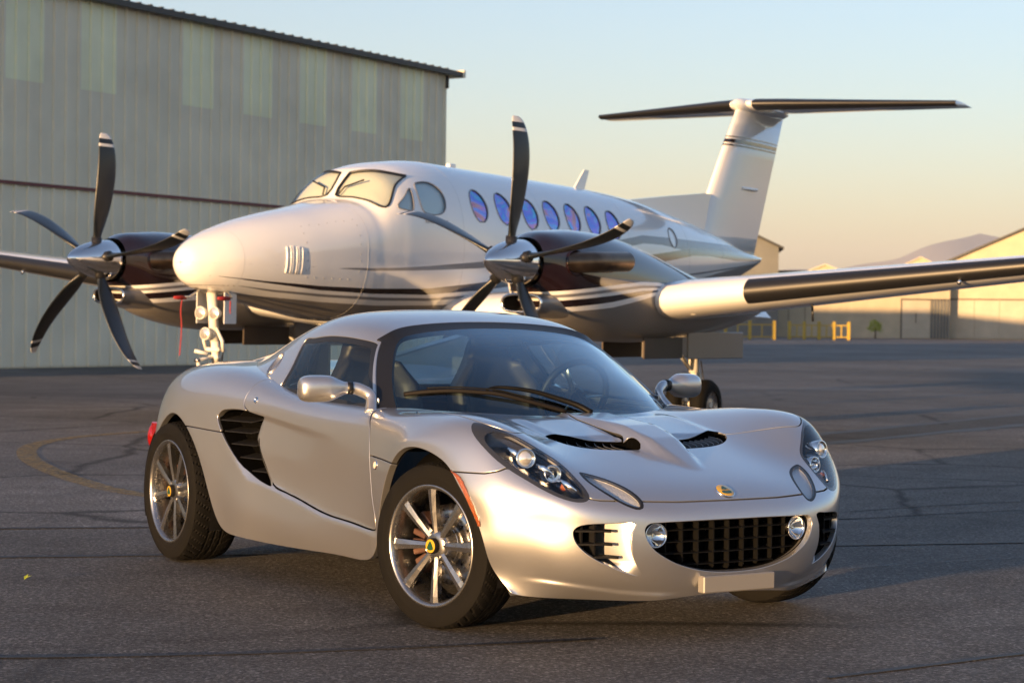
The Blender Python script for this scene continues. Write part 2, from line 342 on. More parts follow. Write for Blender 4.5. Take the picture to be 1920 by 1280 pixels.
CAR_RF=[
[(-.965,0,1.102),(-.962,.2,1.096),(-.955,.36,1.083),(-.94,.47,1.056),(-.91,.53,1.003),(-.82,.597,.925),(-.70,.66,.82),(-.61,.70,.74)],
[(-1.13,0,1.136),(-1.13,.2,1.131),(-1.12,.38,1.117),(-1.10,.505,1.076),(-1.07,.56,1.012),(-1.01,.615,.92),(-.94,.675,.81),(-.88,.705,.745)],
[(-1.38,0,1.152),(-1.38,.2,1.147),(-1.38,.39,1.13),(-1.365,.515,1.085),(-1.35,.568,1.015),(-1.33,.625,.92),(-1.29,.685,.82),(-1.27,.71,.755)],
[(-1.63,0,1.132),(-1.63,.2,1.124),(-1.63,.38,1.098),(-1.63,.50,1.048),(-1.625,.557,.995),(-1.615,.617,.915),(-1.60,.675,.845),(-1.59,.70,.79)],
[(-1.87,0,1.08),(-1.87,.2,1.072),(-1.87,.36,1.045),(-1.87,.47,1.0),(-1.87,.53,.955),(-1.87,.59,.905),(-1.87,.64,.87),(-1.87,.66,.82)],
[(-2.10,0,1.02),(-2.10,.2,1.013),(-2.10,.34,.99),(-2.10,.44,.95),(-2.10,.50,.915),(-2.10,.55,.892),(-2.10,.59,.875),(-2.10,.61,.84)],
[(-2.34,0,.955),(-2.34,.2,.95),(-2.34,.33,.935),(-2.34,.42,.915),(-2.34,.475,.90),(-2.34,.51,.888),(-2.34,.54,.88),(-2.34,.555,.85)],
[(-2.60,0,.905),(-2.60,.2,.902),(-2.60,.32,.895),(-2.60,.40,.887),(-2.60,.45,.882),(-2.60,.48,.877),(-2.60,.50,.87),(-2.60,.51,.85)],
[(-2.85,0,.87),(-2.85,.2,.87),(-2.85,.31,.865),(-2.85,.39,.86),(-2.85,.43,.857),(-2.85,.45,.853),(-2.85,.47,.85),(-2.85,.48,.845)],
]
# ------------------------------------------------------------------ sports car
def car_paint():
    m, t, p = nodes('silver_paint')
    p.inputs['Base Color'].default_value = (.515, .52, .535, 1); p.inputs['Metallic'].default_value = .86; p.inputs['Roughness'].default_value = .36
    p.inputs['Coat Weight'].default_value = 1; p.inputs['Coat Roughness'].default_value = .015
    tc = t.nodes.new('ShaderNodeTexCoord'); n = t.nodes.new('ShaderNodeTexNoise'); n.inputs['Scale'].default_value = 900; n.inputs['Detail'].default_value = 1
    t.links.new(tc.outputs['Object'], n.inputs['Vector'])
    r = t.nodes.new('ShaderNodeMapRange'); r.inputs['To Min'].default_value = .25; r.inputs['To Max'].default_value = .37; t.links.new(n.outputs['Fac'], r.inputs['Value']); t.links.new(r.outputs[0], p.inputs['Roughness'])
    n2 = t.nodes.new('ShaderNodeTexNoise'); n2.inputs['Scale'].default_value = 260; t.links.new(tc.outputs['Object'], n2.inputs['Vector'])
    b = t.nodes.new('ShaderNodeBump'); b.inputs['Strength'].default_value = .012; b.inputs['Distance'].default_value = .004; t.links.new(n2.outputs['Fac'], b.inputs['Height']); t.links.new(b.outputs[0], p.inputs['Coat Normal'])
    return m
PAINT = car_paint()
BLACK = mat('satin_black_trim', (.008, .008, .009), .42, bump=.05, bscale=400)
DARK = mat('black_plastic', (.006, .006, .007), .7, spec=.2)
GRILLE = mat('grille_black', (.005, .005, .005), .5, spec=.15)
VOID = mat('duct_black', (.002, .002, .002), .95, spec=.02)
RUBBER = mat('tyre_rubber', (.005, .0048, .0046), .8, bump=.25, bscale=300, vary=.3, vscale=20, spec=.14)
ALLOY = mat('silver_alloy', (.34, .34, .345), .27, .95, vary=.08, vscale=30)
CHROME = mat('chrome', (.82, .82, .82), .06, 1)
STEEL = mat('machined_steel', (.45, .44, .43), .28, 1, vary=.2, vscale=60)
LENS = glass('clear_lens', (.96, .97, .98), 1.1)
CARGLASS = glass('windscreen_glass', (.52, .68, .76), 1.9, ior=1.52, film=(.78, .91, 1.0))
SIDEGLASS = glass('side_window_glass', (.80, .86, .84), 1.0)
LAMPBLACK = mat('lamp_housing_black', (.022, .024, .03), .22, coat=.6)
BUCKET = mat('lamp_bucket', (.26, .265, .28), .2, .9, bump=.04, bscale=25)
AMBER = mat('amber_lens', (.24, .055, .005), .12, coat=1, bump=.5, bscale=350)
REDLENS = mat('red_lens', (.20, .004, .003), .1, coat=1)
YELLOW = mat('badge_yellow', (.50, .31, .025), .25, coat=1); GREEN = mat('badge_green', (.012, .06, .03), .25, coat=1)
LEATHER = mat('black_leather', (.016, .015, .015), .5, bump=.1, bscale=250)
CARALU = mat('brushed_aluminium', (.55, .55, .55), .35, 1)
car = empty('sports_car', 'low silver two-seat sports car parked in front of the airplane', 'sports car', (.397, 7.538, 0), math.radians(31.878-90))
K = np.array([1, -1, 1])
G = surface(CAR_NET, 16, 14)*K
w_ = -G[..., 1]; x_ = G[..., 0]; z_ = G[..., 2]
# sculpted details: centre ridge on the nose lid, sill shelf, chin crease, raised access panels
hm = np.interp(x_, [-.3, -.1, .15, .3, .42, .52], [.004, .022, .048, .044, .020, 0]); wr = np.interp(x_, [-.3, 0, .25, .4, .52], [.12, .10, .085, .06, .02])
ridge = hm*sstep((wr+.016-w_)/.032)*(x_ > -.4)*(z_ > .4)
G[..., 2] += ridge
G[..., 2] += .012*sstep((x_+.25)/.15)*sstep((.165-x_)/.02)*sstep((w_-.10)/.03)*sstep((.40-w_)/.06)*(z_ > .4)
zlow = np.interp(x_, [-1.9, -1.7, -1.52, -1.32, -1.2, -1.1, -.85, -.6, -.45, -.3], [.70, .55, .445, .415, .392, .378, .34, .327, .318, .30])
side = (w_ > .70)*sstep((x_+1.80)/.32)*sstep((-.30-x_)/.12)
G[..., 1] -= side*.013*sstep((zlow+.006-z_)/.022)
chin = np.interp(w_, [0, .30, .42, .52, .63, .75], [.17, .182, .191, .207, .224, .235])
G[..., 0] += (x_ > .33)*.014*sstep((chin+.004-z_)/.02)*sstep((w_-.18)/.12)*sstep((.70-w_)/.1)
cz = np.interp(x_, [-1.55, -1.37, -1.17, -.98, -.7], [.702, .685, .663, .648, .632])
G[..., 1] += (w_ > .7)*(z_ < .76)*.009*sstep((cz+.004-z_)/.014)*sstep((z_-cz+.16)/.15)*sstep((x_+1.62)/.1)*sstep((-.75-x_)/.45)
body = Surf.grid(G, (-.9, 0, .4)).renormal()
def side_xz(s): return s.V[:, [0, 2]]
def front_wz(s): return np.stack([-s.V[:, 1], s.V[:, 2]], 1)
def plan_xw(s): return np.stack([s.V[:, 0], -s.V[:, 1]], 1)
def limited(f, s, ok): return np.where(ok, f, 1.0)
HD = np.array([.62, .42, .66]); HD /= np.linalg.norm(HD); HA = np.cross(HD, [0, 0, 1.]); HA /= np.linalg.norm(HA); HB = np.cross(HA, HD)
def lampuv(P): Q = np.asarray(P)*np.array([1, -1, 1]) if np.mean(np.asarray(P)[:, 1]) < 0 else np.asarray(P); return np.stack([Q@HA, Q@HB], 1)
HL_OUT = [(.209,.761,.729),(.190,.741,.746),(.212,.724,.745),(.252,.703,.735),(.303,.660,.714),(.343,.622,.690),(.386,.585,.660),(.422,.550,.630),(.458,.532,.604),(.512,.524,.570),(.558,.519,.541),(.594,.521,.515),(.606,.533,.500),(.603,.552,.493),(.585,.582,.495),(.553,.617,.508),(.509,.653,.531),(.460,.686,.560),(.409,.718,.590),(.350,.746,.627),(.288,.764,.671),(.241,.769,.705)]
HL_IN = [(.268,.742,.700),(.278,.712,.722),(.308,.668,.714),(.346,.632,.690),(.388,.595,.660),(.424,.560,.630),(.460,.541,.604),(.512,.532,.571),(.556,.529,.543),(.584,.531,.518),(.594,.541,.505),(.580,.574,.503),(.549,.608,.516),(.505,.643,.540),(.455,.676,.570),(.415,.700,.595),(.350,.732,.637),(.296,.750,.676)]
DRL = [(.487,.492,.582),(.484,.475,.584),(.505,.436,.574),(.545,.398,.558),(.603,.367,.533),(.656,.352,.503),(.684,.357,.478),(.688,.376,.468),(.677,.403,.474),(.646,.438,.494),(.592,.471,.527),(.535,.493,.558)]
hlo = curve(lampuv(np.array(HL_OUT)), 5, True); hli = curve(lampuv(np.array(HL_IN)), 5, True); drl = curve(lampuv(np.array(DRL)), 5, True)
near = lambda s, c, r: np.linalg.norm(s.V*K-np.array(c), axis=1) < r
hl, body = body.clip(limited(sdf(hlo, lampuv(body.V)), body, near(body, (.41, .64, .62), .36)))
dr, body = body.clip(limited(sdf(drl, lampuv(body.V)), body, near(body, (.59, .43, .53), .2)))
GR = curve([(0,.4295),(.10,.4295),(.2,.4285),(.32,.426),(.352,.422),(.368,.405),(.366,.375),(.345,.340),(.312,.313),(.25,.281),(.17,.258),(.09,.246),(0,.2425)], 6)
GRP = np.vstack([GR, [(-.05, .2425), (-.05, .4295)]])
gr, body = body.clip(limited(sdf(GRP, front_wz(body)), body, body.V[:, 0] > .55))
DU = curve([(.400,.4265),(.47,.4255),(.53,.423),(.566,.417),(.584,.402),(.586,.380),(.576,.352),(.553,.324),(.522,.300),(.485,.280),(.436,.258),(.385,.243),(.365,.243),(.385,.27),(.408,.32),(.412,.38)], 6, True)
du, body = body.clip(limited(sdf(DU, front_wz(body)), body, body.V[:, 0] > .45))
VT = curve([(.292,.095),(.282,.2),(.248,.305),(.205,.372),(.155,.402),(.118,.392),(.112,.355),(.150,.28),(.178,.19),(.192,.125),(.205,.092),(.25,.082)], 6, True)
vt, body = body.clip(limited(sdf(VT, plan_xw(body)), body, (body.V[:, 2] > .55) & (body.V[:, 0] > -.1)))
IN = curve([(-1.822,.667),(-1.812,.694),(-1.775,.711),(-1.688,.717),(-1.60,.714),(-1.50,.700),(-1.40,.686),(-1.44,.655),(-1.475,.60),(-1.46,.56),(-1.41,.496),(-1.325,.414),(-1.406,.420),(-1.516,.451),(-1.605,.490),(-1.699,.548),(-1.774,.608)], 6, True)
it, body = body.clip(limited(sdf(IN, side_xz(body)), body, -body.V[:, 1] > .6))
CK = np.vstack([curve([(-.205,0),(-.23,.22),(-.31,.42),(-.43,.555),(-.55,.632),(-.64,.665),(-1.0,.672),(-1.3,.675),(-1.48,.66),(-1.56,.58)], 6), [(-1.6, .45), (-1.6, -.1), (-.205, -.1)]])
_, body = body.clip(limited(sdf(CK, plan_xw(body)), body, body.V[:, 2] > .66))
shell = body.offset(-.028)
# gaps between panels
def cut_gap(s, f, g=.0042):
    a, r = s.clip(f(s)+g); _, b = r.clip(f(r)-g); return a, b
DO = np.vstack([curve([(-1.62,.80),(-1.615,.73),(-1.512,.680),(-1.475,.60),(-1.46,.56),(-1.41,.496),(-1.325,.418),(-1.198,.392),(-1.10,.378),(-.85,.340),(-.607,.327),(-.46,.318),(-.392,.318),(-.378,.333),(-.381,.37),(-.415,.442),(-.449,.54),(-.485,.658),(-.52,.71),(-.60,.765)], 5), [(-.62, 1.0), (-1.62, 1.0)]])
door, body = cut_gap(body, lambda s: limited(sdf(DO, side_xz(s)), s, -s.V[:, 1] > .655))
def sill_f(s):
    xs, zs, ws = s.V[:, 0], s.V[:, 2], -s.V[:, 1]
    zl = np.where(xs > -.95, np.interp(xs, [-.95, -.467, -.2], [.60, .592, .58]), np.interp(xs, [-2.2, -2.04, -1.80], [.625, .622, .612]))
    return np.where((xs < -.05) & (xs > -2.22) & (ws > .5), zs-zl, 1.0)
sill, body = cut_gap(body, sill_f)
front, rear = body.clip(-1.05-body.V[:, 0])
def nose_f(s):
    zn = np.interp(-s.V[:, 1], [0, .22, .36, .50, .55, .70, .73, .75, .783, .825], [.490, .490, .4945, .499, .510, .596, .599, .589, .579, .578])
    return np.where(s.V[:, 0] > .12, s.V[:, 2]-zn, 1.0)
bump, front = cut_gap(front, nose_f, .0036)
AP = curve([(-.34,.118),(-.1,.112),(.10,.102),(.185,.098),(.19,.125),(.175,.19),(.15,.28),(.112,.355),(.118,.392),(.155,.400),(.21,.50),(.28,.60),(.295,.645),(.26,.69),(.20,.722),(.09,.728),(-.09,.700),(-.25,.655),(-.42,.60)], 5, True)
lid, front = cut_gap(front, lambda s: limited(sdf(AP, plan_xw(s)), s, s.V[:, 2] > .55))
def P2(s, name, m=PAINT, parent=car, t=.014, r=.0018): return s.rim(t, r).both().obj(name, m, parent)
def PLR(s, name, m=PAINT, parent=car, t=.014, r=.0018):
    q = s.rim(t, r); return q.obj(name, m, parent), q.mirror().obj(name, m, parent)
P2(front, 'front_clamshell', t=.02, r=.002); bumper = P2(bump, 'front_bumper', t=.02, r=.002); P2(rear, 'rear_clamshell', t=.025, r=.003)
doors = PLR(door, 'door'); PLR(sill, 'side_sill', t=.025, r=.002); PLR(lid, 'access_panel', t=.006, r=.002)
shell.both().obj('inner_structure', DARK, car)
# ---- recesses
def recess(s, depth, dirn, name, m, parent=car, wallm=None):
    d = np.asarray(dirn, float)
    mv = Surf(s.V+(d*depth[:, None] if d.ndim == 1 else d*depth[:, None]), s.N, s.F).renormal()
    full = mv+wall_between(s, mv); full.obj(name, m, parent); full.mirror().obj(name, m, parent); return mv
# side duct scoops in the bumper
wv = -du.V[:, 1]; dep = .115*sstep((wv-.375)/.16)*np.interp(du.V[:, 2], [.24, .29], [.25, 1])
scoop = Surf(du.V+np.array([-1, .25, 0])*dep[:, None], du.N, du.F).renormal()
sc_in, sc_out = scoop.clip(.495-(-scoop.V[:, 1])+(.34-scoop.V[:, 2])*.12)
for q in (sc_out, sc_out.mirror()): q.obj('duct_scoop', PAINT, bumper)
for q in (sc_in+wall_between(du, scoop),): q.obj('duct_mesh', VOID, bumper); q.mirror().obj('duct_mesh', VOID, bumper)
for sy in (-1, 1):
    for zf, w0, w1 in ((.397, .47, .578), (.352, .465, .572), (.308, .445, .535)):
        b = MB()
        V = []
        for k in range(9):
            t = k/8; ww = w0+(w1-w0)*t; xo = np.interp(ww, [.40, .45, .52, .56, .586], [.690, .668, .640, .615, .598])-.006; dd = .055*sstep((t+.05)/.5)
            for zz, xx in ((zf+.002, xo), (zf-.004, xo), (zf-.006, xo-dd), (zf+.004, xo-dd)): V.append((xx, sy*ww, zz))
        F = [(i*4+a, i*4+(a+1) % 4, i*4+4+(a+1) % 4, i*4+4+a) for i in range(8) for a in range(4)]+[(0, 1, 2, 3), (32, 33, 34, 35)]
        b.add(V, F); b.obj('duct_fin', DARK, bumper)
    for ww in (.508, .55):
        MB().box((.55, -.003, .29+(.0 if ww < .53 else .03)), (.615-(ww-.5)*.4, .003, .418), Matrix.Translation((0, sy*ww, 0))).obj('duct_post', DARK, bumper)
# grille opening
dep = np.full(len(gr.V), .14)
mv = Surf(gr.V+np.array([-1, 0, 0])*dep[:, None], gr.N, gr.F).renormal(); mv.both().obj('radiator_screen', VOID, bumper)
wl = wall_between(gr, Surf(gr.V+np.array([-.045, 0, 0]), gr.N, gr.F)); wl.both().obj('grille_surround', PAINT, bumper)
wall_between(Surf(gr.V+np.array([-.0455, 0, 0]), gr.N, gr.F), mv).both().obj('grille_tunnel', VOID, bumper)
def nose_x(wv, z): return np.interp(abs(wv), [0, .1, .2, .3, .36], [.742, .740, .735, .722, .710])-.05
for k, zf in enumerate((.392, .352, .312, .272)):
    half = np.interp(zf, [.25, .28, .312, .345, .38, .42], [.10, .235, .305, .335, .35, .35])-(.06 if zf > .33 else 0)
    V = []; n = 24
    for i in range(n+1):
        yy = -half+2*half*i/n; xx = nose_x(yy, zf)
        V += [(xx+.012, yy, zf+.0015), (xx+.012, yy, zf-.0015), (xx-.03, yy, zf-.004), (xx-.03, yy, zf+.004)]
    MB().add(V, [(i*4+a, i*4+(a+1) % 4, i*4+4+(a+1) % 4, i*4+4+a) for i in range(n) for a in range(4)]+[(0, 1, 2, 3), (n*4, n*4+1, n*4+2, n*4+3)]).obj('grille_slat', GRILLE, bumper)
for yy in np.linspace(-.262, .262, 9):
    zb = np.interp(abs(yy), [0, .1, .2, .27], [.250, .254, .272, .29]); xx = nose_x(yy, 0)
    b = MB(); pr = [(0, .424), (.006, .415), (.006, zb+.01), (0, zb), (-.04, zb), (-.04, .424)]
    V = [(xx+a, yy-.0022, c) for a, c in pr]+[(xx+a, yy+.0022, c) for a, c in pr]; n = len(pr)
    b.add(V, [tuple(range(n)), tuple(range(2*n-1, n-1, -1))]+[(i, i+n, (i+1) % n+n, (i+1) % n) for i in range(n)]).obj('grille_bar', GRILLE, bumper)
# fog lamps in the grille ends
def oriented(c, d):
    d = Vector(d).normalized(); q = Vector((0, 1, 0)).rotation_difference(d); return Matrix.Translation(c) @ q.to_matrix().to_4x4()
for sy in (-1, 1):
    M = oriented((.690, sy*.309, .378), (1, sy*.12, .03))
    b = MB().lathe([(.0, -.05), (.030, -.05), (.041, -.02), (.043, .0), (.041, .004), (.038, .001), (.036, -.003)], 40, M); fg = b.obj('fog_lamp', CHROME, bumper, recalc=False)
    MB().lathe([(.0001, -.028), (.015, -.024), (.028, -.014), (.037, -.003)], 40, M).obj('reflector', CHROME, fg)
    MB().lathe([(.0001, -.022), (.007, -.02), (.008, -.012), (.0001, -.008)], 16, M).obj('bulb', CHROME, fg)
    MB().lathe([(.0001, .004), (.02, .003), (.038, -.001)], 40, M).obj('lens', LENS, fg)
# hood vents
dn = np.array([-.25, 0, -1.]); dpt = .11*np.ones(len(vt.V))
recess(vt, dpt, dn, 'vent_duct', VOID)
for sy in (-1, 1):
    for k in range(7):
        ww = .15+.033*k; x0 = np.interp(ww, [.1, .2, .3, .37, .4], [.285, .277, .247, .205, .16]); V = []
        zt = np.interp(ww, [.1, .3, .4], [.643, .652, .668])
        for i in range(6):
            t = i/5; xx = x0-.012-.085*t; zz = zt-.018+.20*(.012+.085*t); a = .016*math.sin(math.pi*t)
            V += [(xx, sy*(ww+a), zz+.012), (xx, sy*(ww+a+.003), zz+.012), (xx, sy*(ww+a-.012), zz-.02), (xx, sy*(ww+a-.015), zz-.02)]
        MB().add(V, [(i*4+a, i*4+(a+1) % 4, i*4+4+(a+1) % 4, i*4+4+a) for i in range(5) for a in range(4)]+[(0, 1, 2, 3), (20, 21, 22, 23)]).obj('vent_louvre', mat('louvre_grey', (.05, .052, .056), .35) if 'louvre_grey' not in bpy.data.materials else bpy.data.materials['louvre_grey'], car)
# side intakes
fx = side_xz(it); front_edge = np.interp(fx[:, 1], [.41, .50, .60, .66, .70, .72], [-1.325, -1.41, -1.475, -1.455, -1.43, -1.5])
dd = np.clip(front_edge-fx[:, 0], 0, 1); dep = .105*sstep(dd/.17)
imv = Surf(it.V+np.array([.1, 1, 0])*dep[:, None], it.N, it.F).renormal()
DKP = curve([(-1.83,.68),(-1.80,.73),(-1.60,.735),(-1.545,.705),(-1.575,.665),(-1.598,.640),(-1.582,.605),(-1.525,.56),(-1.455,.50),(-1.395,.455),(-1.33,.40),(-1.45,.40),(-1.7,.5)], 5, True)
ik, ib = imv.clip(sdf(DKP, side_xz(imv))); ik = ik+wall_between(it, imv)
for q in (ib, ib.mirror()): q.obj('intake_scoop', PAINT, car)
for q in (ik, ik.mirror()): q.obj('intake_mesh', VOID, car)
for sy in (-1, 1):
    for zf, xr, xf in ((.664, -1.806, -1.565), (.617, -1.775, -1.568), (.566, -1.715, -1.528), (.512, -1.64, -1.465), (.461, -1.535, -1.398)):
        V = []
        for i in range(9):
            t = i/8; xx = xr+(xf-xr)*t; yo = np.interp(xx, [-1.82, -1.6, -1.4], [.838, .818, .80])-.012-.012*t; 
            V += [(xx, sy*yo, zf+.001), (xx, sy*yo, zf-.003), (xx, sy*(yo-.075), zf+.010), (xx, sy*(yo-.075), zf+.016)]
        MB().add(V, [(i*4+a, i*4+(a+1) % 4, i*4+4+(a+1) % 4, i*4+4+a) for i in range(8) for a in range(4)]+[(0, 1, 2, 3), (32, 33, 34, 35)]).obj('intake_fin', BLACK, car)
# ---- lamps
def solid(s, m, name, parent, t=.006, r=.0015): return s.rim(t, r).obj(name, m, parent)
lensv = sdf(hli, lampuv(hl.V)); lens, surround = hl.clip(lensv)
bezel = sdf(drl, lampuv(dr.V)); dlens, dbez = dr.clip(bezel+.009)
def on_surf(s, p):
    i = np.argmin(((s.V*K-np.array(p))**2).sum(1)); return s.V[i]*K, s.N[i]*K
for sy in (-1, 1):
    fl = (lambda s: s) if sy < 0 else (lambda s: s.mirror())
    hd = solid(fl(surround), LAMPBLACK, 'headlight', car); solid(fl(lens), LENS, 'lens', hd, .003)
    bk = Surf(lens.V-HD*K*.075-lens.N*.01, lens.N, lens.F).renormal(); (fl(bk)+fl(wall_between(lens, bk))).obj('bucket', BUCKET, hd)
    for c, r, L, nm in (((.410, .662, .632), .034, .05, 'projector'), ((.462, .585, .580), .030, .045, 'reflector_bowl')):
        M = oriented((c[0], sy*c[1], c[2]), (.93, sy*.25, .12))
        MB().lathe([(r*.80, -.002), (r*.84, .004), (r*1.0, .006), (r*1.05, 0), (r*1.05, -.012), (r*.98, -L)], 32, M).obj(nm, CHROME, hd)
        if nm == 'projector': MB().lathe([(.0001, .008), (r*.45, .006), (r*.78, .001), (r*.80, -.004)], 32, M).obj('projector_lens', mat('projector_lens', (.85, .83, .78), .05, .7, coat=1), hd)
        else:
            MB().lathe([(.0001, -.03), (r*.5, -.026), (r*.85, -.012), (r, .0)], 24, M).obj('reflector', CHROME, hd); MB().lathe([(.0001, .0), (.008, -.004), (.009, -.02)], 14, M).obj('bulb', CHROME, hd)
    for c0, c1 in (((.425, .63, .60), (.47, .60, .575)), ((.35, .70, .655), (.395, .675, .625)), ((.50, .59, .555), (.565, .56, .52))):
        MB().tube([(c0[0], sy*c0[1], c0[2]), ((c0[0]+c1[0])/2, sy*(c0[1]+c1[1])/2, (c0[2]+c1[2])/2+.008), (c1[0], sy*c1[1], c1[2])], [(.004, .014)]*3, 8).obj('lamp_trim', CHROME, hd)
    M = oriented((.53, sy*.575, .545), (.9, sy*.25, .3)); MB().lathe([(.0001, 0), (.014, -.004), (.016, -.02), (.0001, -.03)], 16, M).obj('indicator_bulb', AMBER, hd)
    dl = solid(fl(dbez), BLACK, 'driving_lamp', car, .008, .002); solid(fl(dlens), LENS, 'lens', dl, .003)
    bk = Surf(dlens.V-dlens.N*.011, dlens.N, dlens.F); (fl(bk)+fl(wall_between(dlens, bk))).obj('reflector', mat('ribbed_reflector', (.50, .51, .53), .38, .25, bump=.35, bscale=140), dl)
    # side marker along the front edge of the wheel arch
    mk = curve([(.200, .836, .585), (.246, .832, .548), (.289, .822, .489), (.325, .803, .415), (.330, .801, .400)], 6); V = []
    for i, p in enumerate(mk):
        wd = np.interp(i/(len(mk)-1), [0, .15, .6, 1], [.003, .019, .015, .009]); q, nn = on_surf(bump, (p[0]+wd, p[1]-wd*.45, p[2])); q0, n0 = on_surf(bump, p)
        for a, na, h in ((p, n0, -.004), (p, n0, .005), (q, nn, .005), (q, nn, -.004)): v = np.array(a)+na*h; V.append((v[0], sy*v[1], v[2]))
    n = len(mk); MB().add(V, [(i*4+a, i*4+(a+1) % 4, i*4+4+(a+1) % 4, i*4+4+a) for i in range(n-1) for a in range(4)]+[(0, 1, 2, 3), (n*4-4, n*4-3, n*4-2, n*4-1)]).obj('side_marker', AMBER, bumper)
    q, nn = on_surf(sill, (-.398, .82, .557)); M = oriented((q[0], sy*(q[1]-.002), q[2]), (nn[0], sy*nn[1], nn[2]))
    rp = MB().lathe([(.0185, 0), (.018, .004), (.015, .006), (.0145, .004)], 28, M).obj('side_repeater', CHROME, car); MB().lathe([(.0145, .004), (.010, .008), (.0001, .010)], 24, M).obj('lens', mat('repeater_lens', (.75, .6, .5), .15, coat=1), rp)
    q, nn = on_surf(door, (-1.53, .785, .758)); M = oriented((q[0], sy*q[1], q[2]), (nn[0], sy*nn[1], nn[2])); MB().lathe([(.014, -.002), (.0135, .003), (.008, .0035), (.0075, .001), (.0001, .001)], 24, M).obj('door_lock', CHROME, car)
    # tail lamp
    q = MB(); M = oriented((-2.70, sy*.762, .545), (-.75, sy*.65, .05)); q.lathe([(.066, -.05), (.066, .012), (.06, .02), (.035, .026), (.0001, .028)], 36, M); q.obj('tail_lamp', REDLENS, car)
    q = MB(); q.box((-2.665, sy*.800-.007, .47), (-2.58, sy*.800+.007, .615), bev=.006); q.obj('side_reflector', REDLENS, car)
# ---- cabin: windscreen, roof, windows
GW = surface(CAR_WS, 14, 14)*K; ws = Surf.grid(GW, (-1.1, 0, .6)).renormal()
WG = np.vstack([curve([(-.18,0),(-.24,.25),(-.33,.46),(-.45,.58),(-.545,.640),(-.553,.638),(-.629,.616),(-.703,.584),(-.764,.549),(-.826,.509),(-.868,.472),(-.886,.440),(-.893,.40),(-.895,.285),(-.902,.1),(-.903,0)], 6), [(-.903, -.1), (-.18, -.1)]])
glassv = sdf(WG, plan_xw(ws)); wsg, wsf = ws.clip(glassv)
wg = wsg.both().obj('windscreen', CARGLASS, car)
wsf.rim(.02, .003).both().obj('windscreen_frame', BLACK, car)
seal = curve([(-.19,0,.732),(-.215,.23,.732),(-.30,.43,.735),(-.425,.562,.737),(-.545,.643,.74)], 6)
MB().tube([(x, -w, z) for x, w, z in seal[::-1]]+[(x, w, z) for x, w, z in seal[1:]], .007, 8).obj('windscreen_seal', DARK, car)
GRF = surface(CAR_RF, 14, 14)*K; rf = Surf.grid(GRF, (-1.4, 0, .8)).renormal()
WIN = curve([(-1.492,.795),(-1.500,.84),(-1.508,.894),(-1.545,1.012),(-1.44,1.026),(-1.30,1.036),(-1.15,1.034),(-1.0,1.022),(-.925,1.008),(-.90,.985),(-.80,.895),(-.70,.805),(-.66,.76),(-.78,.755),(-1.0,.765),(-1.25,.785)], 6, True)
okw = -rf.V[:, 1] > .44
win, rf = rf.clip(limited(sdf(WIN, side_xz(rf)), rf, okw))
RW = np.array([(-1.70, -.1), (-1.70, .36), (-1.74, .40), (-1.86, .385), (-2.1, .335), (-2.4, .29), (-2.7, .26), (-3.0, .24), (-3.0, -.1)])
_, rf = rf.clip(sdf(RW, plan_xw(rf)))
VC, VN = on_surf(rf, (-1.705, .612, .911))
e1 = np.array([-.35, -.55, .76]); e1 -= VN*(e1@VN); e1 /= np.linalg.norm(e1); e2 = np.cross(VN, e1)
rel = rf.V*K-VC; ev = np.where(np.abs(rel@VN) < .05, np.hypot(rel@e1/.066, rel@e2/.036)-1, 1.)
vc, rf = rf.clip(ev)
roof = rf.rim(.02, .003).both().obj('hardtop', PAINT, car)
bt, _ = rf.clip(1.69+rf.V[:, 0]); V = []; F = []
for i, j in bt.border():
    if bt.V[i][0] < -1.70 and -bt.V[i][1] < .42 and bt.V[i][2] > .86 and bt.V[j][0] < -1.70 and -bt.V[j][1] < .42:
        for sy in (1, -1):
            k = len(V); V += [bt.V[i]*[1, sy, 1], bt.V[j]*[1, sy, 1], bt.V[j]*[1, sy, 1]-[0, 0, .3], bt.V[i]*[1, sy, 1]-[0, 0, .3]]; F.append((k, k+1, k+2, k+3))
for sy in (-1, 1):
    ids = [f for f in F if V[f[0]][1]*sy > 0]; MB().add([V[q] for f in ids for q in f], [(4*q, 4*q+1, 4*q+2, 4*q+3) for q in range(len(ids))]).obj('buttress_wall', PAINT, car)
hd_, _ = rf.clip(-1.66-rf.V[:, 0]); hd_, _ = hd_.clip(1.0-hd_.V[:, 2]); hd_.offset(-.022).flip().both().obj('headliner', DARK, car)
for sy in (-1, 1):
    fl = (lambda s: s) if sy < 0 else (lambda s: s.mirror())
    d = doors[0 if sy < 0 else 1]
    wv = sdf(WIN, side_xz(win)); wgl, wfr = win.clip(wv+.022)
    wn = fl(wgl.offset(-.004)).obj('side_window', SIDEGLASS, d); fl(wfr.offset(-.003).rim(.012, .002)).obj('window_seal', BLACK, d)
    v = fl(vc.offset(-.006)).obj('roof_vent', PAINT, car); 
    ring = [VC+VN*.001+e1*.066*math.cos(t)+e2*.036*math.sin(t) for t in np.linspace(0, 2*math.pi, 41)]
    MB().tube([(p[0], sy*p[1], p[2]) for p in ring], .0035, 6, caps=False).obj('vent_ring', CARALU, car)
MB().add([(-1.70, -.37, 1.085), (-1.69, -.2, 1.11), (-1.69, .2, 1.11), (-1.70, .37, 1.085), (-1.76, .44, .84), (-1.76, -.44, .84)], [(0, 1, 2, 3, 4, 5)]).obj('rear_window', SIDEGLASS, car, recalc=False)
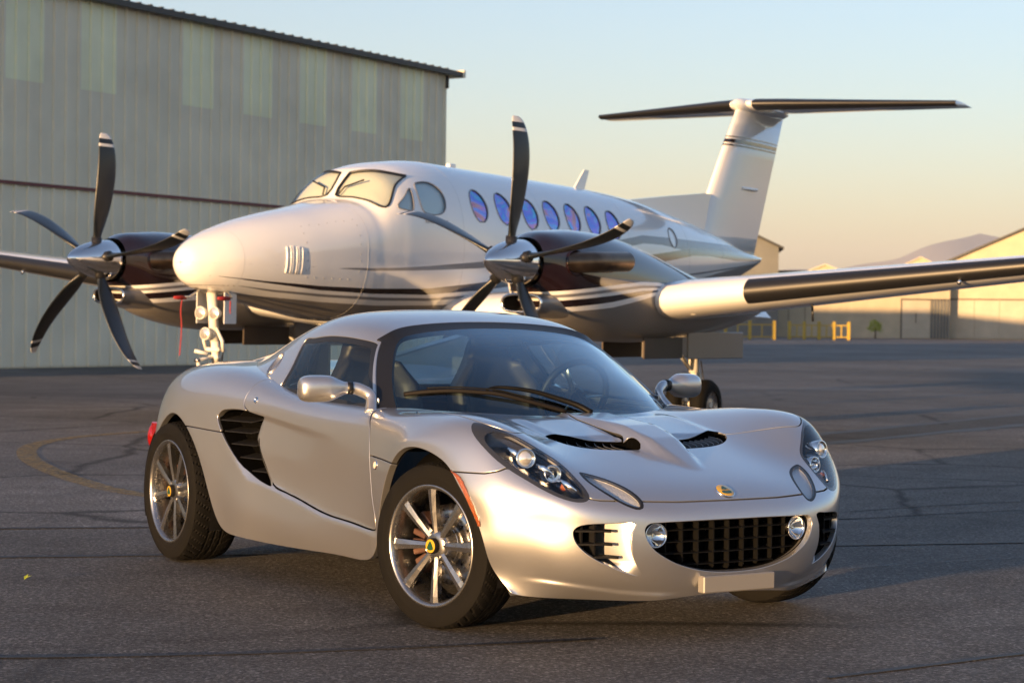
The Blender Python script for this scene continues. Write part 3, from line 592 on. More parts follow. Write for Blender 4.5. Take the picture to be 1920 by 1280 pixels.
# ---- mirrors
for sy in (-1, 1):
    a = np.array([-.722, .772, .837]); ax = np.array([-.30, .95, -.02]); ax /= np.linalg.norm(ax); up = np.array([0, 0, 1.]); fw = np.cross(up, ax); fw *= np.sign(fw[0]); fw /= np.linalg.norm(fw)
    prof = [(0, .024, .022), (.012, .026, .024), (.035, .036, .036), (.06, .047, .047), (.085, .0515, .052), (.14, .0525, .054), (.168, .049, .050), (.184, .040, .040), (.192, .024, .022), (.194, .002, .002)]
    V = []; n = 36; P3 = curve(prof, 5); m = len(P3)
    for t, h, d_ in P3:
        for k in range(n):
            th = 2*math.pi*k/n; c, s_ = math.cos(th), math.sin(th); q = .72
            cc = math.copysign(abs(c)**q, c); ss = math.copysign(abs(s_)**q, s_)
            if cc < 0: cc *= .45
            p = a+ax*t+fw*cc*d_*1.15+up*ss*h; V.append((p[0], sy*p[1], p[2]))
    F = [(i*n+k, i*n+(k+1) % n, (i+1)*n+(k+1) % n, (i+1)*n+k) for i in range(m-1) for k in range(n)]
    mr = MB().add(V, F, True).add([V[k] for k in range(n)], [tuple(range(n))]).add([V[(m-1)*n+k] for k in range(n)], [tuple(range(n))]).obj('door_mirror', PAINT, car)
    p0 = a-ax*.022; ringp = [p0, a+ax*.002]
    MB().tube([(p[0], sy*p[1], p[2]) for p in ringp], .0255, 24).obj('pivot_ring', BLACK, mr)
    arm = curve([a-ax*.018, a-ax*.045+np.array([.005, 0, -.006]), a-ax*.082+np.array([.02, 0, -.03]), (-.655, .700, .775), (-.63, .715, .742)], 6)
    rr = np.interp(np.linspace(0, 1, len(arm)), [0, .3, .7, 1], [.024, .025, .022, .028])
    MB().tube([(p[0], sy*p[1], p[2]) for p in arm], [(r*.8, r) for r in rr], 16).obj('mirror_arm', PAINT, mr)
    MB().box((-.70, sy*.672-.004, .745), (-.645, sy*.672+.004, .80), bev=.003).obj('quarter_trim', PAINT, mr)
# ---- wiper
def on_ws(x, w):
    i = np.argmin((ws.V[:, 0]-x)**2+(abs(ws.V[:, 1])-abs(w))**2); p = ws.V[i].copy(); n_ = ws.N[i].copy()
    if w > 0: p[1] = -p[1]; n_[1] = -n_[1]
    return p, n_
def ws_pt(x, w, h): p, n_ = on_ws(x, w); return np.array([x, w, p[2]])+n_*h
arm = [ws_pt(-.215, .03, .012), ws_pt(-.255, -.01, .016), ws_pt(-.302, -.078, .018), ws_pt(-.343, -.151, .018), ws_pt(-.379, -.227, .016), ws_pt(-.410, -.285, .012), ws_pt(-.411, -.327, .012)]
wp = MB().tube(curve(arm, 4), np.interp(np.linspace(0, 1, 25), [0, .4, 1], [.013, .010, .005]), 10).obj('wiper_arm', GRILLE, car)
bl = [ws_pt(-.236, -.07, .008), ws_pt(-.296, -.181, .009), ws_pt(-.366, -.295, .010), ws_pt(-.406, -.355, .010), ws_pt(-.467, -.439, .010), ws_pt(-.532, -.521, .009), ws_pt(-.592, -.588, .008)]
MB().tube(curve(bl, 5), [(.005, .009)]*31, 8).obj('wiper_blade', mat('wiper_rubber', (.007, .006, .006), .6, spec=.15), wp)
MB().tube(curve([p+np.array([0, 0, .014]) for p in bl[1:6]], 6), .0035, 6).obj('wiper_bridge', GRILLE, wp)
# ---- number plate blank, badge
MB().box((.725, -.156, .178), (.762, .156, .2375), bev=.004).obj('number_plate', mat('blank_plate', (.24, .235, .23), .45, .3), bumper)
i = np.argmin(((front.V-np.array([.672, 0, .52]))**2).sum(1)); bn = front.N[i].copy(); bn[1] = 0; bc = front.V[i].copy(); bc[1] = 0
def roundel(c, n_, r, parent, name='badge', text=True, spin=0):
    M = oriented(c, n_); b = MB().lathe([(r, 0), (r, .003), (r*.93, .0045), (.0001, .0055)], 36, M).obj(name, YELLOW, parent)
    MB().lathe([(r*1.06, -.001), (r*1.06, .003), (r, .0042), (r*.97, .003)], 36, M).obj('badge_rim', CHROME, b)
    R = M @ Matrix.Translation((0, .0058, 0)) @ Matrix.Rotation(math.radians(-90), 4, 'X')
    if spin: R = M @ Matrix.Rotation(spin, 4, 'Y') @ Matrix.Translation((0, .0058, 0)) @ Matrix.Rotation(math.radians(-90), 4, 'X')
    tri = curve([(-.58*r, .42*r), (0, .60*r), (.58*r, .42*r), (.36*r, -.2*r), (0, -.66*r), (-.36*r, -.2*r)], 5, True)
    MB().poly([tuple(p) for p in tri], .0008, R).obj('badge_shield', GREEN, b)
    if text:
        cu = bpy.data.curves.new('lettering', 'FONT'); cu.body = 'LOTUS'; cu.size = r*.36; cu.align_x = 'CENTER'; cu.align_y = 'CENTER'; cu.extrude = .0002
        tmp = bpy.data.objects.new('lettering', cu); COL.objects.link(tmp); dg = bpy.context.evaluated_depsgraph_get(); me = bpy.data.meshes.new_from_object(tmp.evaluated_get(dg)); bpy.data.objects.remove(tmp)
        me.transform(R @ Matrix.Translation((0, r*.02, .0006))); me.materials.clear(); link('badge_lettering', me, YELLOW, b)
    return b
def plane_from(n_, upv):
    n_ = Vector(n_).normalized(); z = Vector(upv); z = (z-n_*z.dot(n_)).normalized(); x = z.cross(n_); return x, z
def oriented(c, d, upv=(0, 0, 1)):
    d = Vector(d).normalized(); x, z = plane_from(d, upv if abs(d.z) < .95 else (1, 0, 0)); x = d.cross(z)
    return Matrix(((x.x, d.x, z.x, c[0]), (x.y, d.y, z.y, c[1]), (x.z, d.z, z.z, c[2]), (0, 0, 0, 1)))
roundel(bc, bn, .034, car)
# ---- wheel wells and floor
for x0, r, yo, yi, nm in ((0, .368, .735, .45, 'wheel_well'), (-2.27, .395, .84, .50, 'wheel_well')):
    for sy in (-1, 1):
        M = Matrix.Translation((x0, 0, .30)); n = 40; V = []; F = []
        for k in range(n+1):
            t = math.radians(-20+220*k/n)
            V += [(x0+r*math.cos(t), sy*yo, .30+r*.93*math.sin(t)), (x0+r*math.cos(t), sy*yi, .30+r*.93*math.sin(t))]
        F = [(2*k, 2*k+1, 2*k+3, 2*k+2) for k in range(n)]+[tuple(2*k+1 for k in range(n+1))]
        MB().add(V, F, True).obj(nm, DARK, car)
MB().box((-2.7, -.62, .15), (.45, .62, .17)).obj('floor_pan', DARK, car)
MB().box((-1.78, -.70, .17), (-.42, -.66, .36)).obj('chassis_rail', DARK, car); MB().box((-1.78, .66, .17), (-.42, .70, .36)).obj('chassis_rail', DARK, car)
# ---- interior
MB().box((-1.78, -.64, .17), (-1.72, .64, .79)).obj('rear_bulkhead', LEATHER, car)
V = []; F = []; n = 12
for i in range(n+1):
    yy = -.66+1.32*i/n
    for xx, zz in ((-.24, .70), (-.40, .735), (-.56, .735), (-.62, .71), (-.63, .60)):
        k = 1-.35*(yy/.66)**2; hump = .03*math.exp(-((yy-.36)/.16)**2)*(xx < -.3)
        V.append((xx-.30*(yy/.66)**2*.8, yy, zz+hump-.02))
for i in range(n):
    for j in range(4): F.append((i*5+j, i*5+j+1, (i+1)*5+j+1, (i+1)*5+j))
MB().add(V, F, True).obj('dashboard', LEATHER, car)
M = Matrix.Translation((-.83, .36, .79)) @ Matrix.Rotation(math.radians(-68), 4, 'Y')
sw = MB(); sw.tube([tuple(M @ Vector((.16*math.cos(t), .16*math.sin(t), 0))) for t in np.linspace(0, 2*math.pi, 41)], .015, 10, caps=False); sw = sw.obj('steering_wheel', LEATHER, car)
for a in (90, 210, 330):
    t = math.radians(a); MB().tube([tuple(M @ Vector((.03*math.cos(t), .03*math.sin(t), -.01))), tuple(M @ Vector((.155*math.cos(t), .155*math.sin(t), 0)))], [(.012, .005), (.016, .005)], 8).obj('steering_spoke', CARALU, sw)
MB().lathe([(.0001, .02), (.035, .015), (.045, -.005), (.04, -.03)], 24, M @ Matrix.Rotation(math.radians(90), 4, 'X')).obj('steering_boss', LEATHER, sw)
MB().tube([(-.80, .36, .78), (-.55, .36, .66)], .03, 12).obj('steering_column', DARK, car)
for sy in (-1, 1):
    c = sy*.31; st = []
    P = [(-.90, .36), (-1.10, .34), (-1.24, .40), (-1.33, .60), (-1.385, .78), (-1.41, .87), (-1.425, .95), (-1.41, .985)]
    Q = curve(P, 4); V = []; n = len(Q)
    for i, (xx, zz) in enumerate(Q):
        t = i/(n-1); hw = np.interp(t, [0, .3, .6, .78, .86, 1], [.20, .21, .21, .13, .10, .085]); dx, dz = np.gradient(Q[:, 0])[i], np.gradient(Q[:, 1])[i]; l = math.hypot(dx, dz); nx, nz = dz/l, -dx/l
        for k in range(17):
            s_ = -1+2*k/16; bol = .055*sstep((abs(s_)-.62)/.3)*(t < .82); V.append((xx+nx*(bol)-(.0), c+s_*hw, zz+nz*bol))
        for k in range(17):
            s_ = 1-2*k/16; V.append((xx-nx*.07, c+s_*hw, zz-nz*.07))
    F = [(i*34+k, i*34+(k+1) % 34, (i+1)*34+(k+1) % 34, (i+1)*34+k) for i in range(n-1) for k in range(34)]+[tuple(range(34)), tuple((n-1)*34+k for k in range(34))]
    MB().add(V, F, True).obj('seat', LEATHER, car)
hoop = curve([(-1.66, -.52, .70), (-1.66, -.50, .95), (-1.66, -.36, 1.055), (-1.66, 0, 1.075), (-1.66, .36, 1.055), (-1.66, .50, .95), (-1.66, .52, .70)], 6)
MB().tube(hoop, .028, 12).obj('roll_hoop', LEATHER, car)
MB().box((-1.02, -.05, 1.00), (-.985, .16, 1.05), bev=.012).obj('rear_view_mirror', DARK, car)
MB().box((-1.66, -.60, .70), (-1.55, .60, .76), bev=.02).obj('rear_shelf', LEATHER, car)
# ---- wheels
def wheel_parts(R, rr, wd, rim_w):
    """outward face looks along +Y"""
    P = {}
    n = 240; ny = 34; V = []; F = []
    prof = []
    hw = wd/2
    for k in range(ny+1):
        s_ = -1+2*k/ny; prof.append((R-.012*abs(s_)**4, s_*hw*.93))
    for k in range(n):
        t = 2*math.pi*k/n; 
        for j, (r, a) in enumerate(prof):
            s_ = -1+2*j/ny; g = 0
            if abs(abs(s_)-.30) < .05 or abs(s_) < .035: g = .007
            ph = (k/n*44+abs(s_)*1.6) % 1
            if abs(s_) > .33 and ph < .11: g = max(g, .006*(1 if abs(s_) < .97 else .4))
            if .05 < abs(s_) < .27 and (k/n*44+.5-abs(s_)*1.2) % 1 < .07: g = max(g, .005)
            q = r-g; V.append((q*math.cos(t), a, q*math.sin(t)))
    m = ny+1
    for k in range(n):
        for j in range(ny): F.append((k*m+j, k*m+j+1, ((k+1) % n)*m+j+1, ((k+1) % n)*m+j))
    b = MB().add(V, F, False)
    for sg in (1, -1):
        pr = [(R-.012, sg*hw*.93), (R-.022, sg*hw*.985), (R-.035, sg*hw*1.0), (R-.05, sg*hw*1.03), (rr+.028, sg*hw*1.035), (rr+.016, sg*hw*1.0), (rr+.012, sg*hw*1.01), (rr+.004, sg*hw*.97), (rr-.01, sg*hw*.90)]
        b.lathe(pr, 120)
    P['tyre'] = b.mesh('tyre', [RUBBER])
    f = hw*.955
    b = MB().lathe([(rr+.003, f-.012), (rr+.004, f), (rr+.001, f+.004), (rr-.006, f+.003), (rr-.013, f-.006), (rr-.018, f-.025), (rr-.022, f-.06), (rr-.026, -hw*.6), (rr-.015, -hw*.85), (rr+.004, -hw*.95)], 120); P['rim'] = b.mesh('rim', [ALLOY])
    sp = []
    for side in (0,):
        Q = [(.034, f-.026, .0115), (.07, f-.022, .0122), (.12, f-.016, .015), (rr-.035, f-.012, .0185), (rr-.010, f-.012, .022)]
        V = []
        for r, a, h in Q:
            V += [(r, a-.002, -h), (r, a+.0025, 0), (r, a-.002, h), (r, a-.026, h*.75), (r, a-.026, -h*.75)]
        F = [(i*5+k, i*5+(k+1) % 5, (i+1)*5+(k+1) % 5, (i+1)*5+k) for i in range(len(Q)-1) for k in range(5)]+[(0, 1, 2, 3, 4), tuple(20+k for k in range(5))]
    P['spoke'] = MB().add(V, F).mesh('spoke', [ALLOY])
    b = MB().lathe([(.0001, f-.02), (.03, f-.02), (.046, f-.024), (.056, f-.032), (.06, f-.05), (.075, f-.075), (.075, f-.10)], 48); P['hub'] = b.mesh('hub', [ALLOY])
    P['f'] = f; return P
WHEELS = {'f': wheel_parts(.2995, .2165, .185, .14), 'r': wheel_parts(.317, .2305, .235, .19)}
def disc_mesh():
    b = MB().lathe([(.144, .006), (.144, -.014), (.07, -.014), (.07, .006)], 64, closed=True); b.lathe([(.075, .006), (.072, .03), (.0001, .03)], 40); return b.mesh('brake_disc', [STEEL])
DISC = disc_mesh()
HOLE = MB().lathe([(.0055, .0068), (.0001, .0069)], 10).mesh('disc_hole', [DARK])
NUT = MB().lathe([(.011, -.012), (.011, .002), (.0085, .004), (.008, -.004), (.0001, -.004)], 12).mesh('wheel_nut', [STEEL])
def fix(me):
    import bmesh
    b = bmesh.new(); b.from_mesh(me); bmesh.ops.recalc_face_normals(b, faces=b.faces); b.to_mesh(me); b.free()
for me in [WHEELS[k][p] for k in WHEELS for p in ('tyre', 'rim', 'spoke', 'hub')]+[DISC, NUT]: fix(me)
for key, x, yc, z, st in (('f', 0, .7285, .2995, math.radians(13.8)), ('r', -2.3, .7505, .317, 0)):
    for sy in (-1, 1):
        W = WHEELS[key]; root = bpy.data.objects.new('wheel', None); COL.objects.link(root); root.parent = car; root.location = (x, sy*yc, z)
        root.rotation_euler = (0, 0, st+(math.pi if sy < 0 else 0)); root.empty_display_size = .1
        for p in ('tyre', 'rim', 'hub'): link(p, W[p], None, root)
        roll = math.radians(2.5 if key == 'f' else 12)
        for k in range(8):
            o = link('spoke', W['spoke'], None, root); o.rotation_euler = (0, roll+k*math.pi/4, 0)
        for k in range(4):
            t = roll+math.pi/8+k*math.pi/2; o = link('wheel_nut', NUT, None, root); o.location = (.042*math.cos(t), W['f']-.026, -.042*math.sin(t))
        d = link('brake_disc', DISC, None, root); d.location = (0, -.01, 0)
        for k in range(24):
            t = k*math.pi/12; r = .095+.016*(k % 3); o = link('disc_hole', HOLE, None, root); o.location = (r*math.cos(t), -.01, r*math.sin(t))
        M = Matrix.Rotation(math.radians(150 if sy < 0 else 30), 4, 'Y'); cal = MB()
        for i in range(7): cal.box((.095, -.055, -.011), (.158, .03, .011), Matrix.Rotation(math.radians(-42+14*i), 4, 'Y'), bev=.004)
        cal.obj('brake_caliper', mat('caliper', (.10, .05, .035), .5, .3) if key == 'f' and sy < 0 else bpy.data.materials['caliper'], root)
        MB().lathe([(.028, -.02+W['f']), (.028, W['f']-.004), (.024, W['f'])], 32).obj('centre_cap', DARK, root)
        cp = MB().lathe([(.024, W['f']-.0005), (.0001, W['f']+.001)], 32).obj('cap_disc', YELLOW, root)
        tri = curve([(-.015, .010), (0, .0155), (.015, .010), (.010, -.005), (0, -.017), (-.010, -.005)], 5, True)
        MB().poly([tuple(p) for p in tri], .0006, Matrix.Translation((0, W['f']+.0016, 0)) @ Matrix.Rotation(math.radians(-90), 4, 'X')).obj('cap_shield', GREEN, root)
        MB().lathe([(.15, -.06), (.12, -.08), (.0001, -.08)], 32).obj('hub_carrier', DARK, root)
# ------------------------------------------------------------------ twin-engine airplane: body stations (aft, top, bottom, half width, height of greatest width, roundness)
FUS=[(0,1.64,1.62,.005,1.63,.95),(.012,1.70,1.555,.07,1.63,.95),(.045,1.76,1.50,.135,1.63,.95),(.12,1.815,1.435,.20,1.63,.95),(.24,1.875,1.385,.275,1.64,.94),(.45,1.955,1.34,.37,1.66,.92),(.80,2.06,1.285,.475,1.69,.90),(1.2,2.15,1.215,.565,1.73,.87),(1.55,2.215,1.165,.625,1.77,.84),(1.86,2.275,1.12,.67,1.81,.80),(2.08,2.32,1.10,.695,1.83,.77),(2.21,2.352,1.095,.705,1.85,.75),(2.35,2.50,1.09,.72,1.86,.74),(2.50,2.645,1.085,.735,1.87,.74),(2.66,2.71,1.08,.75,1.88,.75),(2.95,2.772,1.075,.765,1.90,.78),(3.5,2.822,1.07,.78,1.90,.84),(4.4,2.808,1.07,.785,1.90,.88),(5.6,2.785,1.07,.785,1.90,.88),(6.9,2.755,1.07,.785,1.90,.88),(7.8,2.71,1.08,.765,1.90,.88),(8.5,2.65,1.13,.72,1.91,.90),(9.5,2.525,1.29,.60,1.94,.93),(10.4,2.39,1.49,.46,1.98,.95),(11.4,2.20,1.75,.28,2.02,.96),(12.1,2.105,1.95,.13,2.05,.97),(12.38,2.085,2.05,.03,2.07,.97)]
WHITE = mat('airplane_white_paint', (.84, .84, .83), .16, coat=.9, bump=.02, bscale=3)
BELLY = mat('airplane_grey_belly', (.23, .215, .20), .28, .25, coat=.4)
MAROON = mat('airplane_maroon_paint', (.012, .0045, .0055), .10, coat=1)
PGREY = mat('airplane_grey_stripe', (.20, .20, .21), .25, coat=.6)
PBLACK = mat('airplane_black_boot', (.012, .012, .013), .42)
WELLD = mat('wheel_well_brown', (.06, .045, .035), .6)
SPIN = mat('polished_spinner', (.86, .85, .83), .09, 1)
BLADE = mat('propeller_black', (.006, .009, .012), .36, coat=.2)
BWHITE = mat('propeller_white_band', (.6, .6, .6), .4)
EXH = mat('exhaust_steel', (.16, .11, .075), .32, 1, vary=.3, vscale=8)
GEARW = mat('gear_white_enamel', (.72, .70, .64), .35); COVER = mat('red_fabric_cover', (.22, .005, .008), .7)
LGREY = mat('light_grey_line', (.45, .45, .45), .4)
CREAM = mat('cream_sun_shade', (.80, .76, .64), .45, .2)
PALE = mat('pale_blue_shade', (.62, .70, .76), .4, .2)
PGLASS = glass('cockpit_glass', (.86, .90, .88), 1.1)
def irid():
    m, t, p = nodes('iridescent_window'); tc = t.nodes.new('ShaderNodeTexCoord'); mp = t.nodes.new('ShaderNodeMapping'); mp.inputs['Scale'].default_value = (1.3, 1, 2.2)
    n = t.nodes.new('ShaderNodeTexNoise'); n.inputs['Scale'].default_value = 2.3; n.inputs['Detail'].default_value = 1.5; n.inputs['Distortion'].default_value = 1.2
    t.links.new(tc.outputs['Object'], mp.inputs[0]); t.links.new(mp.outputs[0], n.inputs['Vector'])
    r = t.nodes.new('ShaderNodeValToRGB'); e = r.color_ramp.elements; e[0].position = .30; e[0].color = (.03, .40, .55, 1); e[1].position = .72; e[1].color = (.50, .12, .18, 1)
    for pos, c in ((.40, (.015, .13, .62, 1)), (.48, (.20, .10, .62, 1)), (.54, (.03, .34, .66, 1)), (.60, (.45, .14, .50, 1)), (.66, (.55, .24, .18, 1))): q = e.new(pos); q.color = c
    t.links.new(n.outputs['Fac'], r.inputs[0]); t.links.new(r.outputs[0], p.inputs['Base Color']); p.inputs['Roughness'].default_value = .08; p.inputs['Metallic'].default_value = .7; p.inputs['Coat Weight'].default_value = 1
    return m
IRID = irid()
PT = math.radians(32.55); PR = .0115
aft = Vector((math.sin(PT), math.cos(PT), 0)); prt0 = Vector((math.cos(PT), -math.sin(PT), 0)); up0 = Vector((0, 0, 1))
prt = prt0*math.cos(PR)-up0*math.sin(PR); upv = up0*math.cos(PR)+prt0*math.sin(PR); fwd = -aft
plane = empty('airplane', 'white twin-propeller airplane with T-tail and maroon stripes parked behind the car', 'airplane')
plane.matrix_world = Matrix(((fwd.x, prt.x, upv.x, -3.0955), (fwd.y, prt.y, upv.y, 18.4703), (fwd.z, prt.z, upv.z, 0), (0, 0, 0, 1)))
A3 = lambda X, Y, Z: (-X, Y, Z)
# ---- fuselage (starboard half, then mirrored)
C = curve(FUS, 18); NV = 96; G = np.zeros((len(C), NV+1, 3))
for i, (X, zt, zb, hw, zm, e) in enumerate(C):
    th = np.pi/2-np.pi*np.arange(NV+1)/NV; c, s_ = np.abs(np.cos(th)), np.sin(th)
    c[0] = c[-1] = 0
    G[i] = np.stack([np.full(NV+1, -X), -hw*c**e, zm+np.where(s_ > 0, zt-zm, zm-zb)*np.sign(s_)*np.abs(s_)**e], 1)
fs = Surf.grid(G, (-5, 0, 1.9)).renormal()
XZ = lambda s: np.stack([-s.V[:, 0], s.V[:, 2]], 1); YZ = lambda s: np.stack([-s.V[:, 1], s.V[:, 2]], 1)
# panes
WSP = np.array([(.055,2.385),(.055,2.60),(.085,2.632),(.30,2.652),(.515,2.612),(.535,2.585),(.60,2.43),(.635,2.285),(.60,2.262),(.46,2.322),(.275,2.358)])
WSC = curve(WSP, 3, True)
pw, fs = fs.clip(np.where((fs.V[:, 0] < -2.2) & (fs.V[:, 0] > -2.95), sdf(WSC, YZ(fs)), 1.))
TRI = curve([(2.735,2.475),(2.60,2.38),(2.465,2.275),(2.56,2.245),(2.68,2.245),(2.72,2.34)], 4, True)
SDW = curve([(2.83,2.50),(2.95,2.552),(3.12,2.555),(3.235,2.50),(3.275,2.40),(3.235,2.28),(3.12,2.225),(2.95,2.22),(2.83,2.27)], 5, True)
for poly in (TRI, SDW):
    a, fs = fs.clip(np.where(fs.V[:, 2] > 2.1, sdf(poly, XZ(fs)), 1.)); pw = (pw, a) if not isinstance(pw, tuple) else pw+(a,)
CW = []
for X, Z in ((3.905, 2.355), (4.40, 2.352), (4.93, 2.325), (5.39, 2.325), (5.86, 2.318), (6.325, 2.312), (6.80, 2.288)):
    a, fs = fs.clip(np.where(fs.V[:, 2] > 2, np.hypot((-fs.V[:, 0]-X)/.155, (fs.V[:, 2]-Z)/.178)-1, 1.)); CW.append((a, 'iridescent'))
a, fs = fs.clip(np.where(fs.V[:, 2] > 1.9, np.hypot((-fs.V[:, 0]-8.38)/.12, (fs.V[:, 2]-2.205)/.125)-1, 1.)); CW.append((a, 'plain'))
# livery
def band(s, xs, zt, zb):
    X = -s.V[:, 0]; t, b = np.interp(X, xs, zt), np.interp(X, xs, zb); return np.maximum(s.V[:, 2]-t, b-s.V[:, 2])
bx = [.15, .75, 1.42, 2.15, 3.0, 3.95, 5.5, 7, 9, 12.4]
bel, fs = fs.clip(fs.V[:, 2]-np.interp(-fs.V[:, 0], [0, .1, .25, .55, .9, 1.55, 2.3, 3.15, 4.5, 7, 8.5, 10, 12.4], [1.50, 1.42, 1.385, 1.352, 1.327, 1.288, 1.264, 1.278, 1.33, 1.45, 1.60, 1.8, 2.05]))
s1, fs = fs.clip(band(fs, bx, [1.513, 1.474, 1.443, 1.434, 1.453, 1.537, 1.72, 1.9, 2.1, 2.12], [1.511, 1.457, 1.402, 1.381, 1.388, 1.45, 1.6, 1.78, 2.0, 2.08]))
s2, fs = fs.clip(band(fs, [1.2, 2.07, 2.9, 3.85, 5.5, 7.5], [1.627, 1.635, 1.682, 1.757, 1.93, 2.2], [1.625, 1.609, 1.638, 1.688, 1.83, 2.1]))
s3, fs = fs.clip(band(fs, [.5, .9, 1.5, 2.3, 3.1, 4, 7, 12], [1.423, 1.393, 1.364, 1.346, 1.354, 1.41, 1.62, 2.0], [1.418, 1.374, 1.338, 1.316, 1.324, 1.38, 1.59, 1.98]))
s4, fs = fs.clip(band(fs, [7.2, 7.25, 8.0, 8.8, 9.8, 10.8, 12.2], [2.0, 2.15, 2.19, 2.15, 2.09, 2.055, 2.06], [2.1, 2.11, 2.10, 2.05, 2.01, 1.99, 2.03]))
fu = fs.both().obj('fuselage', WHITE, plane)
bel.both().obj('belly_skin', BELLY, fu); s1.both().obj('maroon_stripe', MAROON, fu); s2.both().obj('grey_stripe', PGREY, fu); s3.both().obj('grey_stripe', PGREY, fu); s4.both().obj('grey_stripe', PGREY, fu)
def edge_tube(s, r, name, m, parent):
    B = s.border(); nxt = dict(B)
    if not B: return
    st = B[0][0]; loop = [st]; k = nxt.get(st)
    while k is not None and k != st and len(loop) < 4000: loop.append(k); k = nxt.get(k)
    P = [s.V[i]+s.N[i]*.001 for i in loop]; P = P[::2]+[P[0]]
    MB().tube(P, r, 6, caps=False).obj(name, m, parent)
for sy in (-1, 1):
    fl = (lambda s: s) if sy < 0 else (lambda s: s.mirror())
    for s_, nm in zip(pw, ('windshield', 'cockpit_side_window', 'cockpit_side_window')):
        o = fl(s_).obj(nm, PGLASS, plane); edge_tube(fl(s_), .012 if nm == 'windshield' else .007, 'window_frame', BLACK if nm == 'windshield' else PGREY, o)
        fl(s_.offset(-.02)).obj('sun_shade', CREAM if nm == 'windshield' else PALE, o)
    for s_, k in CW:
        o = fl(s_.offset(-.006)).obj('cabin_window', IRID if k == 'iridescent' else WHITE, plane); edge_tube(fl(s_), .008, 'window_frame', PGREY, o)
    # baggage door fasteners and louvred vent
    for k in range(6):
        X = .93+.037*k; P = []
        for Z in np.linspace(1.56, 1.81, 9):
            i = np.argmin((fs.V[:, 0]+X)**2+(fs.V[:, 2]-Z)**2); v = fs.V[i]+fs.N[i]*.004; P.append((v[0], v[1]*(-sy), v[2]))
        MB().tube(P, .009, 6).obj('vent_louvre', WHITE, plane)
    dots = [(1.2+.11*k, 2.01+.017*k) for k in range(7)]+[(1.87, 2.05-.09*k) for k in range(6)]+[(1.2+.11*k, 1.52) for k in range(6)]+[(1.18, 1.95-.09*k) for k in range(5)]
    b = MB()
    for X, Z in dots:
        i = np.argmin((fs.V[:, 0]+X)**2+(fs.V[:, 2]-Z)**2); v = fs.V[i]; n_ = fs.N[i]; m4 = oriented((v[0], -sy*v[1], v[2]), (n_[0], -sy*n_[1], n_[2])); b.lathe([(.008, 0), (.0065, .002), (.0001, .003)], 8, m4)
    props(b.obj('panel_fasteners', LGREY, plane), kind='stuff')
for sy in (-1, 1):
    MB().tube([A3(2.235, sy*.10, 2.39), A3(2.30, sy*.13, 2.47), A3(2.36, sy*.33+.0, 2.54)], .009, 6).obj('windshield_wiper', BLACK, plane)
# skin joints
for X in (.46, 1.98, 3.55, 5.15, 7.15, 8.85, 10.2):
    i = int(np.argmin(np.abs(C[:, 0]-X))); P = [tuple(G[i, k]+np.array([0, -.0005, 0])) for k in range(0, NV+1, 2)]; P = P+[(a, -b, c) for a, b, c in P[::-1][1:]]
    MB().tube(P, .0011, 4, caps=False).obj('skin_joint', LGREY, fu)
# lettering below the cockpit side window
def lettering(txt, size, M, m, parent, name='lettering'):
    cu = bpy.data.curves.new(name, 'FONT'); cu.body = txt; cu.size = size; cu.extrude = .0006; cu.align_y = 'CENTER'
    tmp = bpy.data.objects.new(name, cu); COL.objects.link(tmp); me = bpy.data.meshes.new_from_object(tmp.evaluated_get(bpy.context.evaluated_depsgraph_get())); bpy.data.objects.remove(tmp)
    me.transform(M); me.materials.clear(); return link(name, me, m, parent)
for sy in (-1, 1):
    i = np.argmin((fs.V[:, 0]+3.05)**2+(fs.V[:, 2]-2.155)**2); c0 = fs.V[i]*[1, -sy, 1]; nn = Vector(fs.N[i]*[1, -sy, 1]); xa = Vector((-sy, 0, 0)); xa = (xa-nn*xa.dot(nn)).normalized(); ya = nn.cross(xa)
    c0 = Vector(c0)+nn*.003-xa*.19
    lettering('KING AIR', .062, Matrix(((xa.x, ya.x, nn.x, c0.x), (xa.y, ya.y, nn.y, c0.y), (xa.z, ya.z, nn.z, c0.z), (0, 0, 0, 1))), PGREY, plane)
    c0 = c0+xa*.30; lettering('350', .062, Matrix(((xa.x, ya.x, nn.x, c0.x), (xa.y, ya.y, nn.y, c0.y), (xa.z, ya.z, nn.z, c0.z), (0, 0, 0, 1))), COVER, plane)
# ---- wing
def airfoil(n=14, t=.14):
    x = (1-np.cos(np.linspace(0, np.pi, n)))/2; y = 5*t*(.2969*np.sqrt(x)-.126*x-.3516*x**2+.2843*x**3-.1036*x**4)
    return np.concatenate([np.stack([x[::-1], y[::-1]*1.12], 1), np.stack([x[1:], -y[1:]*1.12], 1)])
def wing(stations, parent, name, m, t0=.14, boot=None, mb=None, vertical=False):
    AF = airfoil(); n = len(AF); V = []
    for (X, Y, Z, ch, th) in stations:
        for u, v in AF: V.append(A3(X+u*ch, Y, Z+v*ch*th/.14) if not vertical else A3(X+u*ch, Y+v*ch*th/.14, Z))
    F = [(i*n+k, i*n+k+1, (i+1)*n+k+1, (i+1)*n+k) for i in range(len(stations)-1) for k in range(n-1)]+[tuple(range(n)), tuple((len(stations)-1)*n+k for k in range(n))]
    return MB().add(V, F, True).obj(name, m, parent)
def wing_strip(stations, k0, k1, off, name, m, parent, vertical=False):
    AF = airfoil(40); mid = len(AF)//2; ids = range(mid-k0, mid+k1+1); V = []; n = len(ids)
    for (X, Y, Z, ch, th) in stations:
        for i in ids:
            u, v = AF[i]; du = -off*(1-min(1, u*12)); dv = off*np.sign(v) if abs(v) > .002 else 0
            V.append(A3(X+u*ch+du, Y, Z+v*ch*th/.14+dv) if not vertical else A3(X+u*ch+du, Y+v*ch*th/.14+dv, Z))
    F = [(i*n+k, i*n+k+1, (i+1)*n+k+1, (i+1)*n+k) for i in range(len(stations)-1) for k in range(n-1)]
    return MB().add(V, F, True).obj(name, m, parent)
